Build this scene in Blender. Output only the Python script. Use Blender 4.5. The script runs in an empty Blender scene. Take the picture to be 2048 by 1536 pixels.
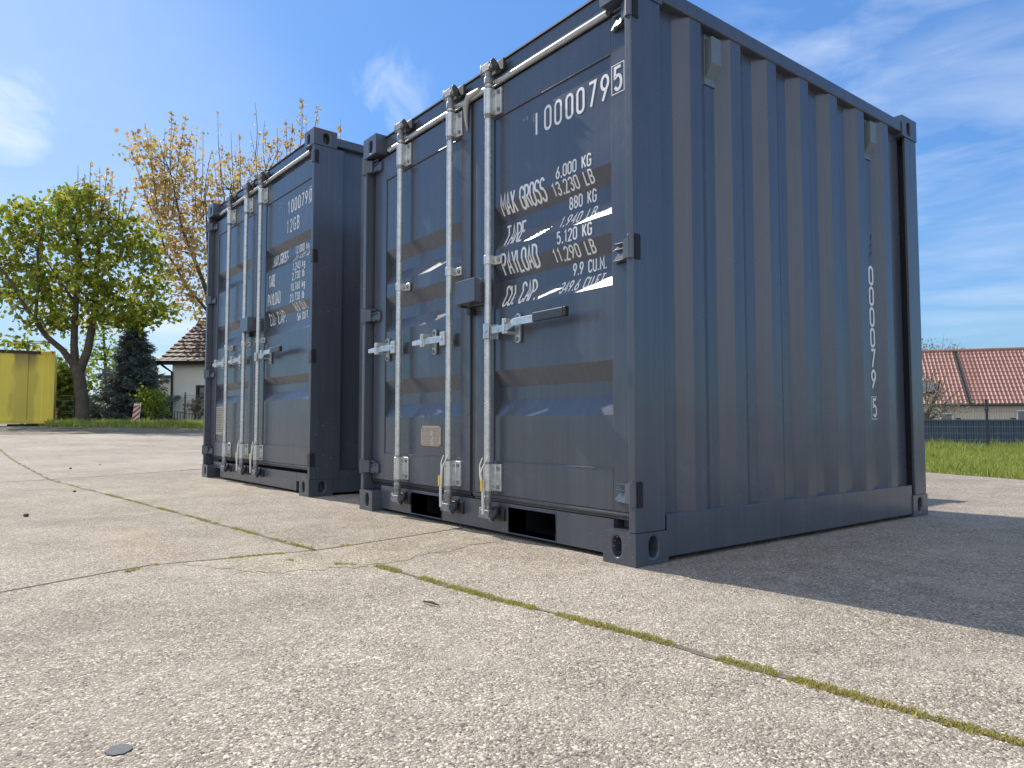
import bpy, bmesh, math, random
from mathutils import Vector, Matrix
from math import radians as rad, sin, cos, pi, sqrt, atan2
random.seed(7)
S = bpy.context.scene
C = S.collection

# ------------------------------------------------------------------ camera
CAM = Vector((1.754, -1.915, 0.515))
YAW, PITCH, FPX = 0.91104, 0.05387, 1428.9
cd = bpy.data.cameras.new('camera'); cam = bpy.data.objects.new('camera', cd); C.objects.link(cam)
cd.sensor_fit = 'HORIZONTAL'; cd.sensor_width = 36.0; cd.lens = FPX / 2048 * 36.0
cd.clip_start = 0.05; cd.clip_end = 3000
cam.location = CAM; cam.rotation_euler = (pi / 2 + PITCH, 0, YAW)
S.camera = cam
_f0 = Vector((-sin(YAW), cos(YAW), 0)); _R = Vector((cos(YAW), sin(YAW), 0)); _U0 = Vector((0, 0, 1))
_F = _f0 * cos(PITCH) + _U0 * sin(PITCH); _U = _U0 * cos(PITCH) - _f0 * sin(PITCH)
def ray(px, py): return _F + _R * ((px - 1024) / FPX) - _U * ((py - 768) / FPX)
def at(px, py, depth): return CAM + ray(px, py) * depth          # a point seen at a pixel of the survey photo, at a distance
def onz(px, py, z):
    d = ray(px, py); return CAM + d * ((z - CAM.z) / d.z)

# ------------------------------------------------------------------ light
SUN_EL, SUN_AZ = rad(41), rad(186.3)          # azimuth of the sun seen from the yard, from +X
sdir = Vector((cos(SUN_AZ) * cos(SUN_EL), sin(SUN_AZ) * cos(SUN_EL), sin(SUN_EL)))
sl = bpy.data.lights.new('sun', 'SUN'); sl.energy = 4.2; sl.angle = rad(0.5); sl.color = (1.0, 0.93, 0.81)
so = bpy.data.objects.new('sun', sl); C.objects.link(so)
so.rotation_euler = (-sdir).to_track_quat('-Z', 'Y').to_euler()
W = bpy.data.worlds.new('World'); S.world = W; W.use_nodes = True
nt = W.node_tree; nt.nodes.clear()
def N(nt, t, **kw):
    n = nt.nodes.new(t)
    for k, v in kw.items():
        if k in n.bl_rna.properties: setattr(n, k, v)
        else: n.inputs[k.replace('_', ' ')].default_value = v
    return n
def mathn(nt, op, a, b=None, clamp=False):
    n = nt.nodes.new('ShaderNodeMath'); n.operation = op; n.use_clamp = clamp
    for i, v in enumerate((a, b)):
        if v is None: continue
        if isinstance(v, (int, float)): n.inputs[i].default_value = v
        else: nt.links.new(v, n.inputs[i])
    return n.outputs[0]
def mixc(nt, fac, a, b, blend='MIX'):
    n = nt.nodes.new('ShaderNodeMix'); n.data_type = 'RGBA'; n.blend_type = blend
    for i, v in ((0, fac), (6, a), (7, b)):
        if isinstance(v, (int, float)): n.inputs[i].default_value = v
        elif isinstance(v, tuple): n.inputs[i].default_value = v if len(v) == 4 else (*v, 1)
        else: nt.links.new(v, n.inputs[i])
    return n.outputs[2]
def ramp(nt, src, stops):
    n = nt.nodes.new('ShaderNodeValToRGB'); el = n.color_ramp.elements
    while len(el) < len(stops): el.new(0.5)
    for e, (p, c) in zip(el, stops):
        e.position = p; e.color = (c, c, c, 1) if isinstance(c, (int, float)) else (*c, 1)
    nt.links.new(src, n.inputs[0]); return n.outputs[0]
sky = N(nt, 'ShaderNodeTexSky', sky_type='NISHITA', sun_disc=False, sun_elevation=SUN_EL,
        sun_rotation=pi / 2 - SUN_AZ, altitude=100.0, air_density=1.0, dust_density=0.35, ozone_density=2.0)
tc = N(nt, 'ShaderNodeTexCoord')
def cloud(px, py, spread, stretch, rot, scale, lo, hi, amt):
    """a patch of wispy cloud round one direction of the sky"""
    d = ray(px, py).normalized()
    dp = N(nt, 'ShaderNodeVectorMath', operation='DOT_PRODUCT'); nt.links.new(tc.outputs['Generated'], dp.inputs[0]); dp.inputs[1].default_value = d
    m = ramp(nt, dp.outputs['Value'], [(0, 0.0), (1, 1.0)])
    mr = N(nt, 'ShaderNodeMapRange', clamp=True); mr.inputs['From Min'].default_value = cos(spread); mr.inputs['From Max'].default_value = 1.0
    mr.interpolation_type = 'SMOOTHSTEP'
    nt.links.new(dp.outputs['Value'], mr.inputs['Value'])
    mp = N(nt, 'ShaderNodeMapping'); mp.inputs['Rotation'].default_value = rot; mp.inputs['Scale'].default_value = stretch
    nt.links.new(tc.outputs['Generated'], mp.inputs['Vector'])
    no = N(nt, 'ShaderNodeTexNoise', Scale=scale, Detail=7.0, Roughness=0.58, Distortion=0.5); nt.links.new(mp.outputs[0], no.inputs['Vector'])
    r = ramp(nt, no.outputs['Fac'], [(lo, 0.0), (hi, 1.0)])
    f = mathn(nt, 'MULTIPLY', mr.outputs[0], r)
    return mathn(nt, 'MULTIPLY', f, amt)
fs = [cloud(1024, 768, 0.001, (1, 1, 1), (0, 0, 0), 5, 0.3, 0.6, 0.0), cloud(15, 225, rad(4.2), (1, 1, 1.3), (0, 0, 0), 7, 0.28, 0.60, 0.75),
      cloud(-20, 400, rad(12), (1, 1, 2.0), (0, 0, 0.3), 5, 0.35, 0.75, 0.4),
      cloud(775, 190, rad(4.0), (3, 3, 1.0), (0.2, 0.2, 0), 6, 0.44, 0.72, 0.5),
      cloud(1800, 150, rad(15), (1, 2.0, 3.6), (0.5, 0.35, 0.4), 2.6, 0.40, 0.80, 0.62),
      cloud(1990, 330, rad(12), (1, 2.5, 7.0), (0.3, 0.30, 0.4), 2.6, 0.42, 0.80, 0.45),
      cloud(1970, 590, rad(8), (1, 1.5, 8.0), (0.05, 0.1, 0.0), 3.5, 0.35, 0.75, 0.35),
      cloud(60, 480, rad(24), (1, 1, 1.6), (0, 0, 0), 1.6, 0.0, 0.8, 0.42), cloud(330, 690, rad(9), (1, 1, 5.0), (0, 0, 0), 4, 0.2, 0.6, 0.6)]
def fill_bank(v, spread, amt, lo=.22, hi=.48):
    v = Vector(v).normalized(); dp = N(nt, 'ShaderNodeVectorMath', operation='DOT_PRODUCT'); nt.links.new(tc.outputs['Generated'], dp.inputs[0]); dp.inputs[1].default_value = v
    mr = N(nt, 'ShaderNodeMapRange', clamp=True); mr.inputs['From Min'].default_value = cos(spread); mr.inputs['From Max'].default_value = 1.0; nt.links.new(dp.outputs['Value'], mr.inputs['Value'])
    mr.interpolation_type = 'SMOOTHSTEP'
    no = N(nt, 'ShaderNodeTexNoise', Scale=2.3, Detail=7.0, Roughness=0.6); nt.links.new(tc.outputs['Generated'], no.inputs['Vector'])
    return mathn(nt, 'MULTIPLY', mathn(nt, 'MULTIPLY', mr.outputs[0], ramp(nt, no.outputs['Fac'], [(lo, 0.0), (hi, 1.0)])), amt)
# bright cloud banks added out of view for neutral fill light
fs += [fill_bank((0.75, -1.0, 0.35), rad(72), 1.0), fill_bank((1.0, -0.5, 0.0), rad(60), 1.0), fill_bank((0.0, -0.35, 1.0), rad(46), 1.0)]
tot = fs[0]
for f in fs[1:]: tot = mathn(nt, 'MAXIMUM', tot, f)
skyc = mixc(nt, 1.0, sky.outputs[0], (0.68, 1.01, 1.34, 1), 'MULTIPLY')
lum = N(nt, 'ShaderNodeRGBToBW'); nt.links.new(skyc, lum.inputs[0])       # hold the glare round the sun below white
cmp_ = mathn(nt, 'DIVIDE', 1.0, mathn(nt, 'ADD', 1.0, mathn(nt, 'MULTIPLY', lum.outputs[0], 0.22)))
cmp2 = mathn(nt, 'MULTIPLY', cmp_, 1.03)
cv = N(nt, 'ShaderNodeVectorMath', operation='SCALE'); nt.links.new(skyc, cv.inputs[0]); nt.links.new(cmp2, cv.inputs['Scale'])
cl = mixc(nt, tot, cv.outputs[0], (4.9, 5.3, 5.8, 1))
bg = N(nt, 'ShaderNodeBackground', Strength=0.15); nt.links.new(cl, bg.inputs['Color'])
wo = N(nt, 'ShaderNodeOutputWorld'); nt.links.new(bg.outputs[0], wo.inputs['Surface'])
S.view_settings.view_transform = 'Standard'; S.view_settings.look = 'None'; S.view_settings.gamma = 1
S.view_settings.exposure = 0.46

# ------------------------------------------------------------------ materials
def mat(name, col, rough=0.5, metal=0.0, var=0.0, vscale=6.0, bump=0.0, bscale=200.0, spec=0.5, coat=0.0, island=None, trans=0.0, rvar=0.0):
    m = bpy.data.materials.new(name); m.use_nodes = True; t = m.node_tree
    b = t.nodes['Principled BSDF']
    b.inputs['Roughness'].default_value = rough; b.inputs['Metallic'].default_value = metal
    b.inputs['Specular IOR Level'].default_value = spec; b.inputs['Coat Weight'].default_value = coat; b.inputs['Coat Roughness'].default_value = 0.15
    b.inputs['Base Color'].default_value = (*col, 1)
    out = None
    g = N(t, 'ShaderNodeTexCoord')
    if var:
        no = N(t, 'ShaderNodeTexNoise', Scale=vscale, Detail=6.0, Roughness=0.6); t.links.new(g.outputs['Object'], no.inputs['Vector'])
        f = ramp(t, no.outputs['Fac'], [(0.3, 1 - var), (0.7, 1 + var * 0.0 + 0.0)])
        out = mixc(t, 1.0, (*col, 1), f, 'MULTIPLY')
    if island:
        gi = N(t, 'ShaderNodeNewGeometry')
        n = t.nodes.new('ShaderNodeValToRGB'); el = n.color_ramp.elements
        while len(el) < len(island): el.new(0.5)
        for i, (e, c) in enumerate(zip(el, island)): e.position = i / (len(island) - 1); e.color = (*c, 1)
        t.links.new(gi.outputs['Random Per Island'], n.inputs[0]); out = n.outputs[0]
    if out is not None: t.links.new(out, b.inputs['Base Color'])
    if rvar:
        no = N(t, 'ShaderNodeTexNoise', Scale=vscale * 1.7, Detail=5.0); t.links.new(g.outputs['Object'], no.inputs['Vector'])
        mr = N(t, 'ShaderNodeMapRange'); mr.inputs['To Min'].default_value = rough - rvar; mr.inputs['To Max'].default_value = rough + rvar
        mr.inputs['From Min'].default_value = 0.3; mr.inputs['From Max'].default_value = 0.7
        t.links.new(no.outputs['Fac'], mr.inputs['Value']); t.links.new(mr.outputs[0], b.inputs['Roughness'])
    if bump:
        no = N(t, 'ShaderNodeTexNoise', Scale=bscale, Detail=3.0); t.links.new(g.outputs['Object'], no.inputs['Vector'])
        bp = N(t, 'ShaderNodeBump', Strength=1.0, Distance=bump); t.links.new(no.outputs['Fac'], bp.inputs['Height'])
        t.links.new(bp.outputs[0], b.inputs['Normal'])
    if trans:
        tr = N(t, 'ShaderNodeBsdfTranslucent'); ms = N(t, 'ShaderNodeMixShader', Fac=trans)
        if out is not None: t.links.new(out, tr.inputs['Color'])
        else: tr.inputs['Color'].default_value = (*col, 1)
        t.links.new(b.outputs[0], ms.inputs[1]); t.links.new(tr.outputs[0], ms.inputs[2])
        t.links.new(ms.outputs[0], t.nodes['Material Output'].inputs['Surface'])
    return m

def paint_mat():
    m = bpy.data.materials.new('anthracite_paint'); m.use_nodes = True; t = m.node_tree; b = t.nodes['Principled BSDF']
    g = N(t, 'ShaderNodeTexCoord')
    no = N(t, 'ShaderNodeTexNoise', Scale=2.2, Detail=7.0, Roughness=0.65); t.links.new(g.outputs['Object'], no.inputs['Vector'])
    # faint rain runs: noise stretched along z
    mp = N(t, 'ShaderNodeMapping'); mp.inputs['Scale'].default_value = (38, 38, 1.3); t.links.new(g.outputs['Object'], mp.inputs['Vector'])
    n2 = N(t, 'ShaderNodeTexNoise', Scale=1.0, Detail=4.0); t.links.new(mp.outputs[0], n2.inputs['Vector'])
    s1 = ramp(t, no.outputs['Fac'], [(0.3, (0.066, 0.076, 0.099)), (0.72, (0.080, 0.090, 0.116))])
    s2 = ramp(t, n2.outputs['Fac'], [(0.35, 0.92), (0.75, 1.10)])
    c = mixc(t, 1.0, s1, s2, 'MULTIPLY')
    # sparse small scuffs
    n3 = N(t, 'ShaderNodeTexNoise', Scale=14.0, Detail=8.0, Roughness=0.75); t.links.new(g.outputs['Object'], n3.inputs['Vector'])
    s3 = ramp(t, n3.outputs['Fac'], [(0.70, 0.0), (0.78, 0.35)])
    c = mixc(t, s3, c, (0.16, 0.17, 0.19))
    t.links.new(c, b.inputs['Base Color'])
    b.inputs['Specular IOR Level'].default_value = 0.75
    r = ramp(t, no.outputs['Fac'], [(0.3, 0.20), (0.7, 0.31)]); t.links.new(r, b.inputs['Roughness'])
    n4 = N(t, 'ShaderNodeTexNoise', Scale=260.0, Detail=2.0); t.links.new(g.outputs['Object'], n4.inputs['Vector'])
    n5 = N(t, 'ShaderNodeTexNoise', Scale=5.0, Detail=2.0); t.links.new(g.outputs['Object'], n5.inputs['Vector'])
    b1 = N(t, 'ShaderNodeBump', Strength=1.0, Distance=0.00012); t.links.new(n4.outputs['Fac'], b1.inputs['Height'])
    b2 = N(t, 'ShaderNodeBump', Strength=1.0, Distance=0.0035); t.links.new(n5.outputs['Fac'], b2.inputs['Height']); t.links.new(b1.outputs[0], b2.inputs['Normal'])
    t.links.new(b2.outputs[0], b.inputs['Normal'])
    return m
PAINT = paint_mat()
GALV = mat('galvanised_steel', (0.66, 0.68, 0.68), 0.30, 0.55, var=0.28, vscale=28, bump=0.0003, bscale=90, rvar=0.08)
GALVD = mat('weathered_galvanised_cast', (0.34, 0.35, 0.36), 0.50, 0.5, var=0.5, vscale=60, bump=0.001, bscale=80)
RUBBER = mat('black_rubber', (0.022, 0.022, 0.024), 0.5, var=0.3, vscale=20)
GREYRUB = mat('grey_gasket', (0.10, 0.10, 0.10), 0.38, var=0.3, vscale=20)
DARK = mat('dark_cavity_shade', (0.012, 0.013, 0.016), 0.7)  # near-black carries the shade of slots, holes and hollow insides
WHITE = mat('white_vinyl', (0.80, 0.80, 0.79), 0.45, var=0.06, vscale=40)
FADED = mat('faded_vinyl', (0.32, 0.34, 0.38), 0.5, var=0.5, vscale=60)
PLATE = mat('engraved_plate', (0.58, 0.46, 0.36), 0.4, 0.25, var=0.2, vscale=60)
PLATETX = mat('plate_engraving', (0.12, 0.10, 0.09), 0.6)
VENTM = mat('vent_plastic', (0.15, 0.19, 0.21), 0.45, var=0.1, vscale=20)
YELLOWTAG = mat('yellow_tag', (0.75, 0.52, 0.04), 0.5)
STRAP = mat('milky_plastic', (0.72, 0.70, 0.64), 0.45)
RUSTP = mat('rust', (0.22, 0.07, 0.03), 0.8, var=0.5, vscale=40)

# ------------------------------------------------------------------ mesh helper
class MB:
    def __init__(s): s.v = []; s.f = []
    def add(s, vs, fs):
        o = len(s.v); s.v += [tuple(v) for v in vs]; s.f += [tuple(i + o for i in f) for f in fs]
    def box(s, x0, x1, y0, y1, z0, z1):
        if x0 > x1: x0, x1 = x1, x0
        if y0 > y1: y0, y1 = y1, y0
        if z0 > z1: z0, z1 = z1, z0
        s.add([(x, y, z) for z in (z0, z1) for y in (y0, y1) for x in (x0, x1)],
              [(0, 2, 3, 1), (4, 5, 7, 6), (0, 1, 5, 4), (2, 6, 7, 3), (0, 4, 6, 2), (1, 3, 7, 5)])
    def obox(s, M, sx, sy, sz):
        vs = [M @ Vector((x * sx / 2, y * sy / 2, z * sz / 2)) for z in (-1, 1) for y in (-1, 1) for x in (-1, 1)]
        s.add(vs, [(0, 2, 3, 1), (4, 5, 7, 6), (0, 1, 5, 4), (2, 6, 7, 3), (0, 4, 6, 2), (1, 3, 7, 5)])
    def prism(s, pts, f, a, b, caps=True):
        """pts: 2D outline; f(u,v,t)->3D, extruded t=a..b"""
        n = len(pts)
        vs = [f(u, v, a) for u, v in pts] + [f(u, v, b) for u, v in pts]
        fs = [(i, (i + 1) % n, n + (i + 1) % n, n + i) for i in range(n)]
        if caps: fs += [tuple(range(n - 1, -1, -1)), tuple(range(n, 2 * n))]
        s.add(vs, fs)
    def sheet(s, pts, f, a, b):
        n = len(pts)
        vs = [f(u, v, a) for u, v in pts] + [f(u, v, b) for u, v in pts]
        s.add(vs, [(i, i + 1, n + i + 1, n + i) for i in range(n - 1)])
    def tube(s, pts, r, n=10, caps=True):
        """polyline tube; r a number or one per point"""
        pts = [Vector(p) for p in pts]; m = len(pts)
        rs = r if isinstance(r, (list, tuple)) else [r] * m
        o = len(s.v); up = None
        for i, p in enumerate(pts):
            d = (pts[min(i + 1, m - 1)] - pts[max(i - 1, 0)])
            if d.length < 1e-9: d = Vector((0, 0, 1))
            d.normalize()
            if up is None: up = Vector((0, 0, 1)) if abs(d.z) < 0.9 else Vector((1, 0, 0))
            a = d.cross(up); a.normalize(); b = a.cross(d); up = b
            for k in range(n):
                t = 2 * pi * k / n; q = p + (a * cos(t) + b * sin(t)) * rs[i]; s.v.append(tuple(q))
        for i in range(m - 1):
            for k in range(n):
                k2 = (k + 1) % n
                s.f.append((o + i * n + k, o + i * n + k2, o + (i + 1) * n + k2, o + (i + 1) * n + k))
        if caps:
            s.f.append(tuple(o + k for k in range(n - 1, -1, -1))); s.f.append(tuple(o + (m - 1) * n + k for k in range(n)))
    def cyl(s, c, ax, r, h, n=16):
        c = Vector(c); ax = Vector(ax).normalized(); s.tube([c - ax * h / 2, c + ax * h / 2], r, n)
    def build(s, name, m, parent=None, smooth=False, bevel=0.0, bseg=2, loc=None):
        me = bpy.data.meshes.new(name); me.from_pydata(s.v, [], s.f); me.materials.append(m)
        bm = bmesh.new(); bm.from_mesh(me)
        if not getattr(s, 'open', False): bmesh.ops.recalc_face_normals(bm, faces=bm.faces)
        bm.to_mesh(me); bm.free()
        if smooth: me.polygons.foreach_set('use_smooth', [True] * len(me.polygons))
        o = bpy.data.objects.new(name, me); C.objects.link(o)
        if loc: o.location = loc
        if parent: o.parent = parent
        if bevel:
            b = o.modifiers.new('bevel', 'BEVEL'); b.width = bevel; b.segments = bseg; b.limit_method = 'ANGLE'; b.angle_limit = rad(40)
            b.harden_normals = False
        if smooth == 'auto': pass
        return o
def smooth_by_angle(o, ang=35):
    me = o.data
    me.polygons.foreach_set('use_smooth', [True] * len(me.polygons))
    bm = bmesh.new(); bm.from_mesh(me)
    for e in bm.edges:
        e.smooth = len(e.link_faces) == 2 and e.calc_face_angle(0) < rad(ang)
    bm.to_mesh(me); bm.free()
def tag(o, label=None, cat=None, group=None, kind=None):
    if label: o['label'] = label
    if cat: o['category'] = cat
    if group: o['group'] = group
    if kind: o['kind'] = kind
    return o
def empty(name, loc=(0, 0, 0), rz=0):
    o = bpy.data.objects.new(name, None); C.objects.link(o); o.location = loc; o.rotation_euler = (0, 0, rz); o.empty_display_size = 0.3
    return o

# ------------------------------------------------------------------ ground
def sm(t): t = max(0.0, min(1.0, t)); return t * t * (3 - 2 * t)
def gz(x): return 0.40 * sm((-x - 9.0) / 15.0)
def concrete_mat():
    m = bpy.data.materials.new('exposed_aggregate_concrete'); m.use_nodes = True; t = m.node_tree; b = t.nodes['Principled BSDF']
    g = N(t, 'ShaderNodeTexCoord'); V = g.outputs['Object']
    def vor(scale, feat='F1', rnd=1.0):
        n = N(t, 'ShaderNodeTexVoronoi', feature=feat, Scale=scale); n.inputs['Randomness'].default_value = rnd
        t.links.new(wv, n.inputs['Vector']); return n
    # warp
    nw = N(t, 'ShaderNodeTexNoise', Scale=60.0, Detail=2.0); t.links.new(V, nw.inputs['Vector'])
    mm = N(t, 'ShaderNodeVectorMath', operation='SCALE'); mm.inputs['Scale'].default_value = 0.006; t.links.new(nw.outputs['Color'], mm.inputs[0])
    ad = N(t, 'ShaderNodeVectorMath', operation='ADD'); t.links.new(V, ad.inputs[0]); t.links.new(mm.outputs[0], ad.inputs[1]); wv = ad.outputs[0]
    v1 = vor(185.0); v2 = vor(330.0)
    e1 = vor(185.0, 'DISTANCE_TO_EDGE')
    sepc = N(t, 'ShaderNodeSeparateColor'); t.links.new(v1.outputs['Color'], sepc.inputs[0])
    sepc2 = N(t, 'ShaderNodeSeparateColor'); t.links.new(v2.outputs['Color'], sepc2.inputs[0])
    n = t.nodes.new('ShaderNodeValToRGB'); el = n.color_ramp.elements
    stops = [(0.0, (0.10, 0.095, 0.09)), (0.16, (0.22, 0.205, 0.19)), (0.38, (0.32, 0.29, 0.255)), (0.60, (0.42, 0.38, 0.33)), (0.80, (0.56, 0.52, 0.46)), (1.0, (0.68, 0.65, 0.60))]
    while len(el) < len(stops): el.new(0.5)
    for e, (p, c) in zip(el, stops): e.position = p; e.color = (*c, 1)
    t.links.new(sepc.outputs[0], n.inputs[0])
    fine = ramp(t, sepc2.outputs[1], [(0.0, (0.20, 0.185, 0.165)), (1.0, (0.50, 0.465, 0.41))])
    pick = ramp(t, sepc.outputs[1], [(0.42, 0.0), (0.46, 1.0)])
    c = mixc(t, pick, fine, n.outputs[0])
    mort = ramp(t, e1.outputs['Distance'], [(0.0, 0.0), (0.10, 1.0)])
    c = mixc(t, mort, (0.155, 0.14, 0.12), c)
    # broad weathering
    nb = N(t, 'ShaderNodeTexNoise', Scale=0.9, Detail=8.0, Roughness=0.62); t.links.new(V, nb.inputs['Vector'])
    w = ramp(t, nb.outputs['Fac'], [(0.32, 0.80), (0.52, 1.0), (0.72, 1.14)])
    c = mixc(t, 1.0, c, w, 'MULTIPLY')
    nb2 = N(t, 'ShaderNodeTexNoise', Scale=7.0, Detail=6.0, Roughness=0.7); t.links.new(V, nb2.inputs['Vector'])
    w2 = ramp(t, nb2.outputs['Fac'], [(0.30, 0.84), (0.70, 1.10)])
    c = mixc(t, 1.0, c, w2, 'MULTIPLY')
    nl = N(t, 'ShaderNodeTexNoise', Scale=0.28, Detail=3.0, Roughness=0.5); t.links.new(V, nl.inputs['Vector'])
    wl = ramp(t, nl.outputs['Fac'], [(0.35, 0.88), (0.65, 1.08)])
    c = mixc(t, 1.0, c, wl, 'MULTIPLY')
    nd = N(t, 'ShaderNodeTexNoise', Scale=22.0, Detail=5.0, Roughness=0.6); t.links.new(V, nd.inputs['Vector'])
    dk = ramp(t, nd.outputs['Fac'], [(0.66, 0.0), (0.74, 0.30)])
    c = mixc(t, dk, c, (0.11, 0.10, 0.09))
    # fine smear of cement over the stones
    ns = N(t, 'ShaderNodeTexNoise', Scale=2.6, Detail=7.0, Roughness=0.7); t.links.new(V, ns.inputs['Vector'])
    sf = ramp(t, ns.outputs['Fac'], [(0.50, 0.0), (0.70, 0.45)])
    c = mixc(t, sf, c, (0.46, 0.43, 0.39))
    # rusty stain on the first slab
    sx = N(t, 'ShaderNodeMapping'); sx.inputs['Location'].default_value = (1.75, 1.28, 0); t.links.new(V, sx.inputs['Vector'])
    sx2 = N(t, 'ShaderNodeVectorMath', operation='MULTIPLY'); sx2.inputs[1].default_value = (1.1, 5.0, 0); t.links.new(sx.outputs[0], sx2.inputs[0])
    ln = N(t, 'ShaderNodeVectorMath', operation='LENGTH'); t.links.new(sx2.outputs[0], ln.inputs[0])
    st = mathn(t, 'ADD', ln.outputs['Value'], mathn(t, 'MULTIPLY', mathn(t, 'SUBTRACT', nb2.outputs['Fac'], 0.5), 1.6))
    sf2 = ramp(t, st, [(0.2, 0.13), (0.95, 0.0)])
    c = mixc(t, sf2, c, (0.42, 0.24, 0.12))
    c = mixc(t, 1.0, c, (1.09, 1.025, 0.95), 'MULTIPLY'); ob = N(t, 'ShaderNodeObjectInfo'); c = mixc(t, 1.0, c, ob.outputs['Color'], 'MULTIPLY')
    t.links.new(c, b.inputs['Base Color'])
    b.inputs['Roughness'].default_value = 0.85; b.inputs['Specular IOR Level'].default_value = 0.25
    # bump : rounded stones
    hd = ramp(t, v1.outputs['Distance'], [(0.0, 1.0), (0.75, 0.0)])
    h = mathn(t, 'MULTIPLY', hd, mathn(t, 'ADD', mathn(t, 'MULTIPLY', sepc.outputs[2], 0.9), 0.25))
    h2 = mathn(t, 'MULTIPLY', ramp(t, v2.outputs['Distance'], [(0.0, 1.0), (0.7, 0.0)]), 0.3)
    b1 = N(t, 'ShaderNodeBump', Strength=0.8, Distance=0.0034); t.links.new(mathn(t, 'ADD', h, h2), b1.inputs['Height'])
    b2 = N(t, 'ShaderNodeBump', Strength=0.7, Distance=0.02); t.links.new(nb2.outputs['Fac'], b2.inputs['Height']); t.links.new(b1.outputs[0], b2.inputs['Normal'])
    t.links.new(b2.outputs[0], b.inputs['Normal'])
    return m
CONC = concrete_mat()
SOIL = mat('soil_and_grass', (0.19, 0.16, 0.11), 0.9, var=0.5, vscale=1.2, bump=0.02, bscale=12)
JOINT = mat('joint_soil', (0.22, 0.19, 0.145), 0.95, var=0.5, vscale=30, bump=0.004, bscale=120)
MOSS = mat('moss', (0.2, 0.2, 0.03), 0.9, trans=0.35, island=[(0.26, 0.23, 0.06), (0.42, 0.41, 0.07), (0.50, 0.45, 0.14), (0.46, 0.36, 0.20), (0.33, 0.34, 0.07)])

XS = [-900, -400, -150, -80, -50, -40] + [-36 + i * 1.5 for i in range(19)] + [-8, -4, 0, 4, 10, 30, 100, 400, 900]
gm = MB(); gm.open = True
ys = [-900, -200, -50, 0, 50, 200, 900]
gm.add([(x, y, gz(x) - 0.012) for y in ys for x in XS], [(j * len(XS) + i, j * len(XS) + i + 1, (j + 1) * len(XS) + i + 1, (j + 1) * len(XS) + i) for j in range(len(ys) - 1) for i in range(len(XS) - 1)])
tag(gm.build('ground', SOIL), kind='structure')
def yback(x): return 5.65 - 0.262 * (x + 0.2) if x > -4 else 6.65 - 0.22 * (x + 4)     # far edge of the concrete
xe = lambda y: -22.6 + 0.05 * (y - 3) + 0.25 * sin(y * 0.7)
cm = MB(); cm.open = True
cx = [-17.6 + i * 0.55 for i in range(32)] + [0, 1.5, 3, 6, 12, 30]
cols = []
for x in cx:
    yb = yback(x) + 0.10 * sin(x * 3.1) + 0.05 * sin(x * 7.7); cols.append([(x, -40, gz(x)), (x, -2, gz(x)), (x, yb * 0.5, gz(x)), (x, yb, gz(x)), (x, yb + 0.05, gz(x) - 0.02)])
vv = [p for c_ in cols for p in c_]; k = 5
cm.add(vv, [(i * k + j, (i + 1) * k + j, (i + 1) * k + j + 1, i * k + j + 1) for i in range(len(cx) - 1) for j in range(k - 1)])
tag(cm.build('concrete_yard', CONC), kind='structure')
def strip(pts, w0, name, m, lift=0.0016, jitter=0.25, step=0.05, kind='structure'):
    """a thin irregular band on the ground along a polyline"""
    mb = MB(); mb.open = True; P = []
    for a, b in zip(pts, pts[1:]):
        a = Vector(a); b = Vector(b); L = (b - a).length; n = max(2, int(L / step))
        for i in range(n): P.append(a.lerp(b, i / n))
    P.append(Vector(pts[-1])); L = []; R_ = []
    d = 0
    for i, p in enumerate(P):
        q = P[min(i + 1, len(P) - 1)] - P[max(i - 1, 0)]; q.normalize(); nrm = Vector((-q.y, q.x))
        w = w0 / 2
        off = 0.3 * w0 * sin(i * 0.37 + w0 * 1000)
        p = p + nrm * off
        L.append(p + nrm * w * (1 + random.uniform(-jitter, jitter) * 2)); R_.append(p - nrm * w * (1 + random.uniform(-jitter, jitter) * 2))
    n = len(P)
    mb.add([(p.x, p.y, gz(p.x) + lift) for p in L] + [(p.x, p.y, gz(p.x) + lift) for p in R_], [(i, i + 1, n + i + 1, n + i) for i in range(n - 1)])
    return tag(mb.build(name, m), kind=kind)
J1 = [(-0.60, -0.705), (0.0, -0.66), (0.58, -0.592), (1.30, -0.552), (2.6, -0.46), (9, 0.05)]
J2 = [(-22.4, -1.75), (-13.4, -1.35), (-5.9, -1.24), (-2.9, -0.93), (-1.05, -0.757)]
JA = [(-0.80, -2.9), (-0.935, -1.795), (-1.117, -1.346), (-1.03, -0.75), (-1.174, 0.007), (-1.3, 3.0)]
JC = [(-5.7, -6.0), (-5.9, -1.24), (-6.62, 0.23), (-7.2, 7.0)]
JR = [(-1.55, 4.5), (-1.10, 5.2), (-0.6, 5.35), (2.5, 4.6)]
for pts, w in ((J1, 0.020), (J2, 0.018), (JA, 0.011), (JC, 0.022), ([(-11.5, -8), (-12.1, -1.4), (-12.9, 8)], 0.02), ([(-17.4, -8), (-18, -1.6), (-18.6, 8)], 0.03), ([(1.9, -5), (4.2, -0.36), (3.9, 5)], 0.015)):
    strip(pts, w, 'slab_joint', JOINT)
strip(JR, 0.012, 'slab_joint', JOINT)
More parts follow.
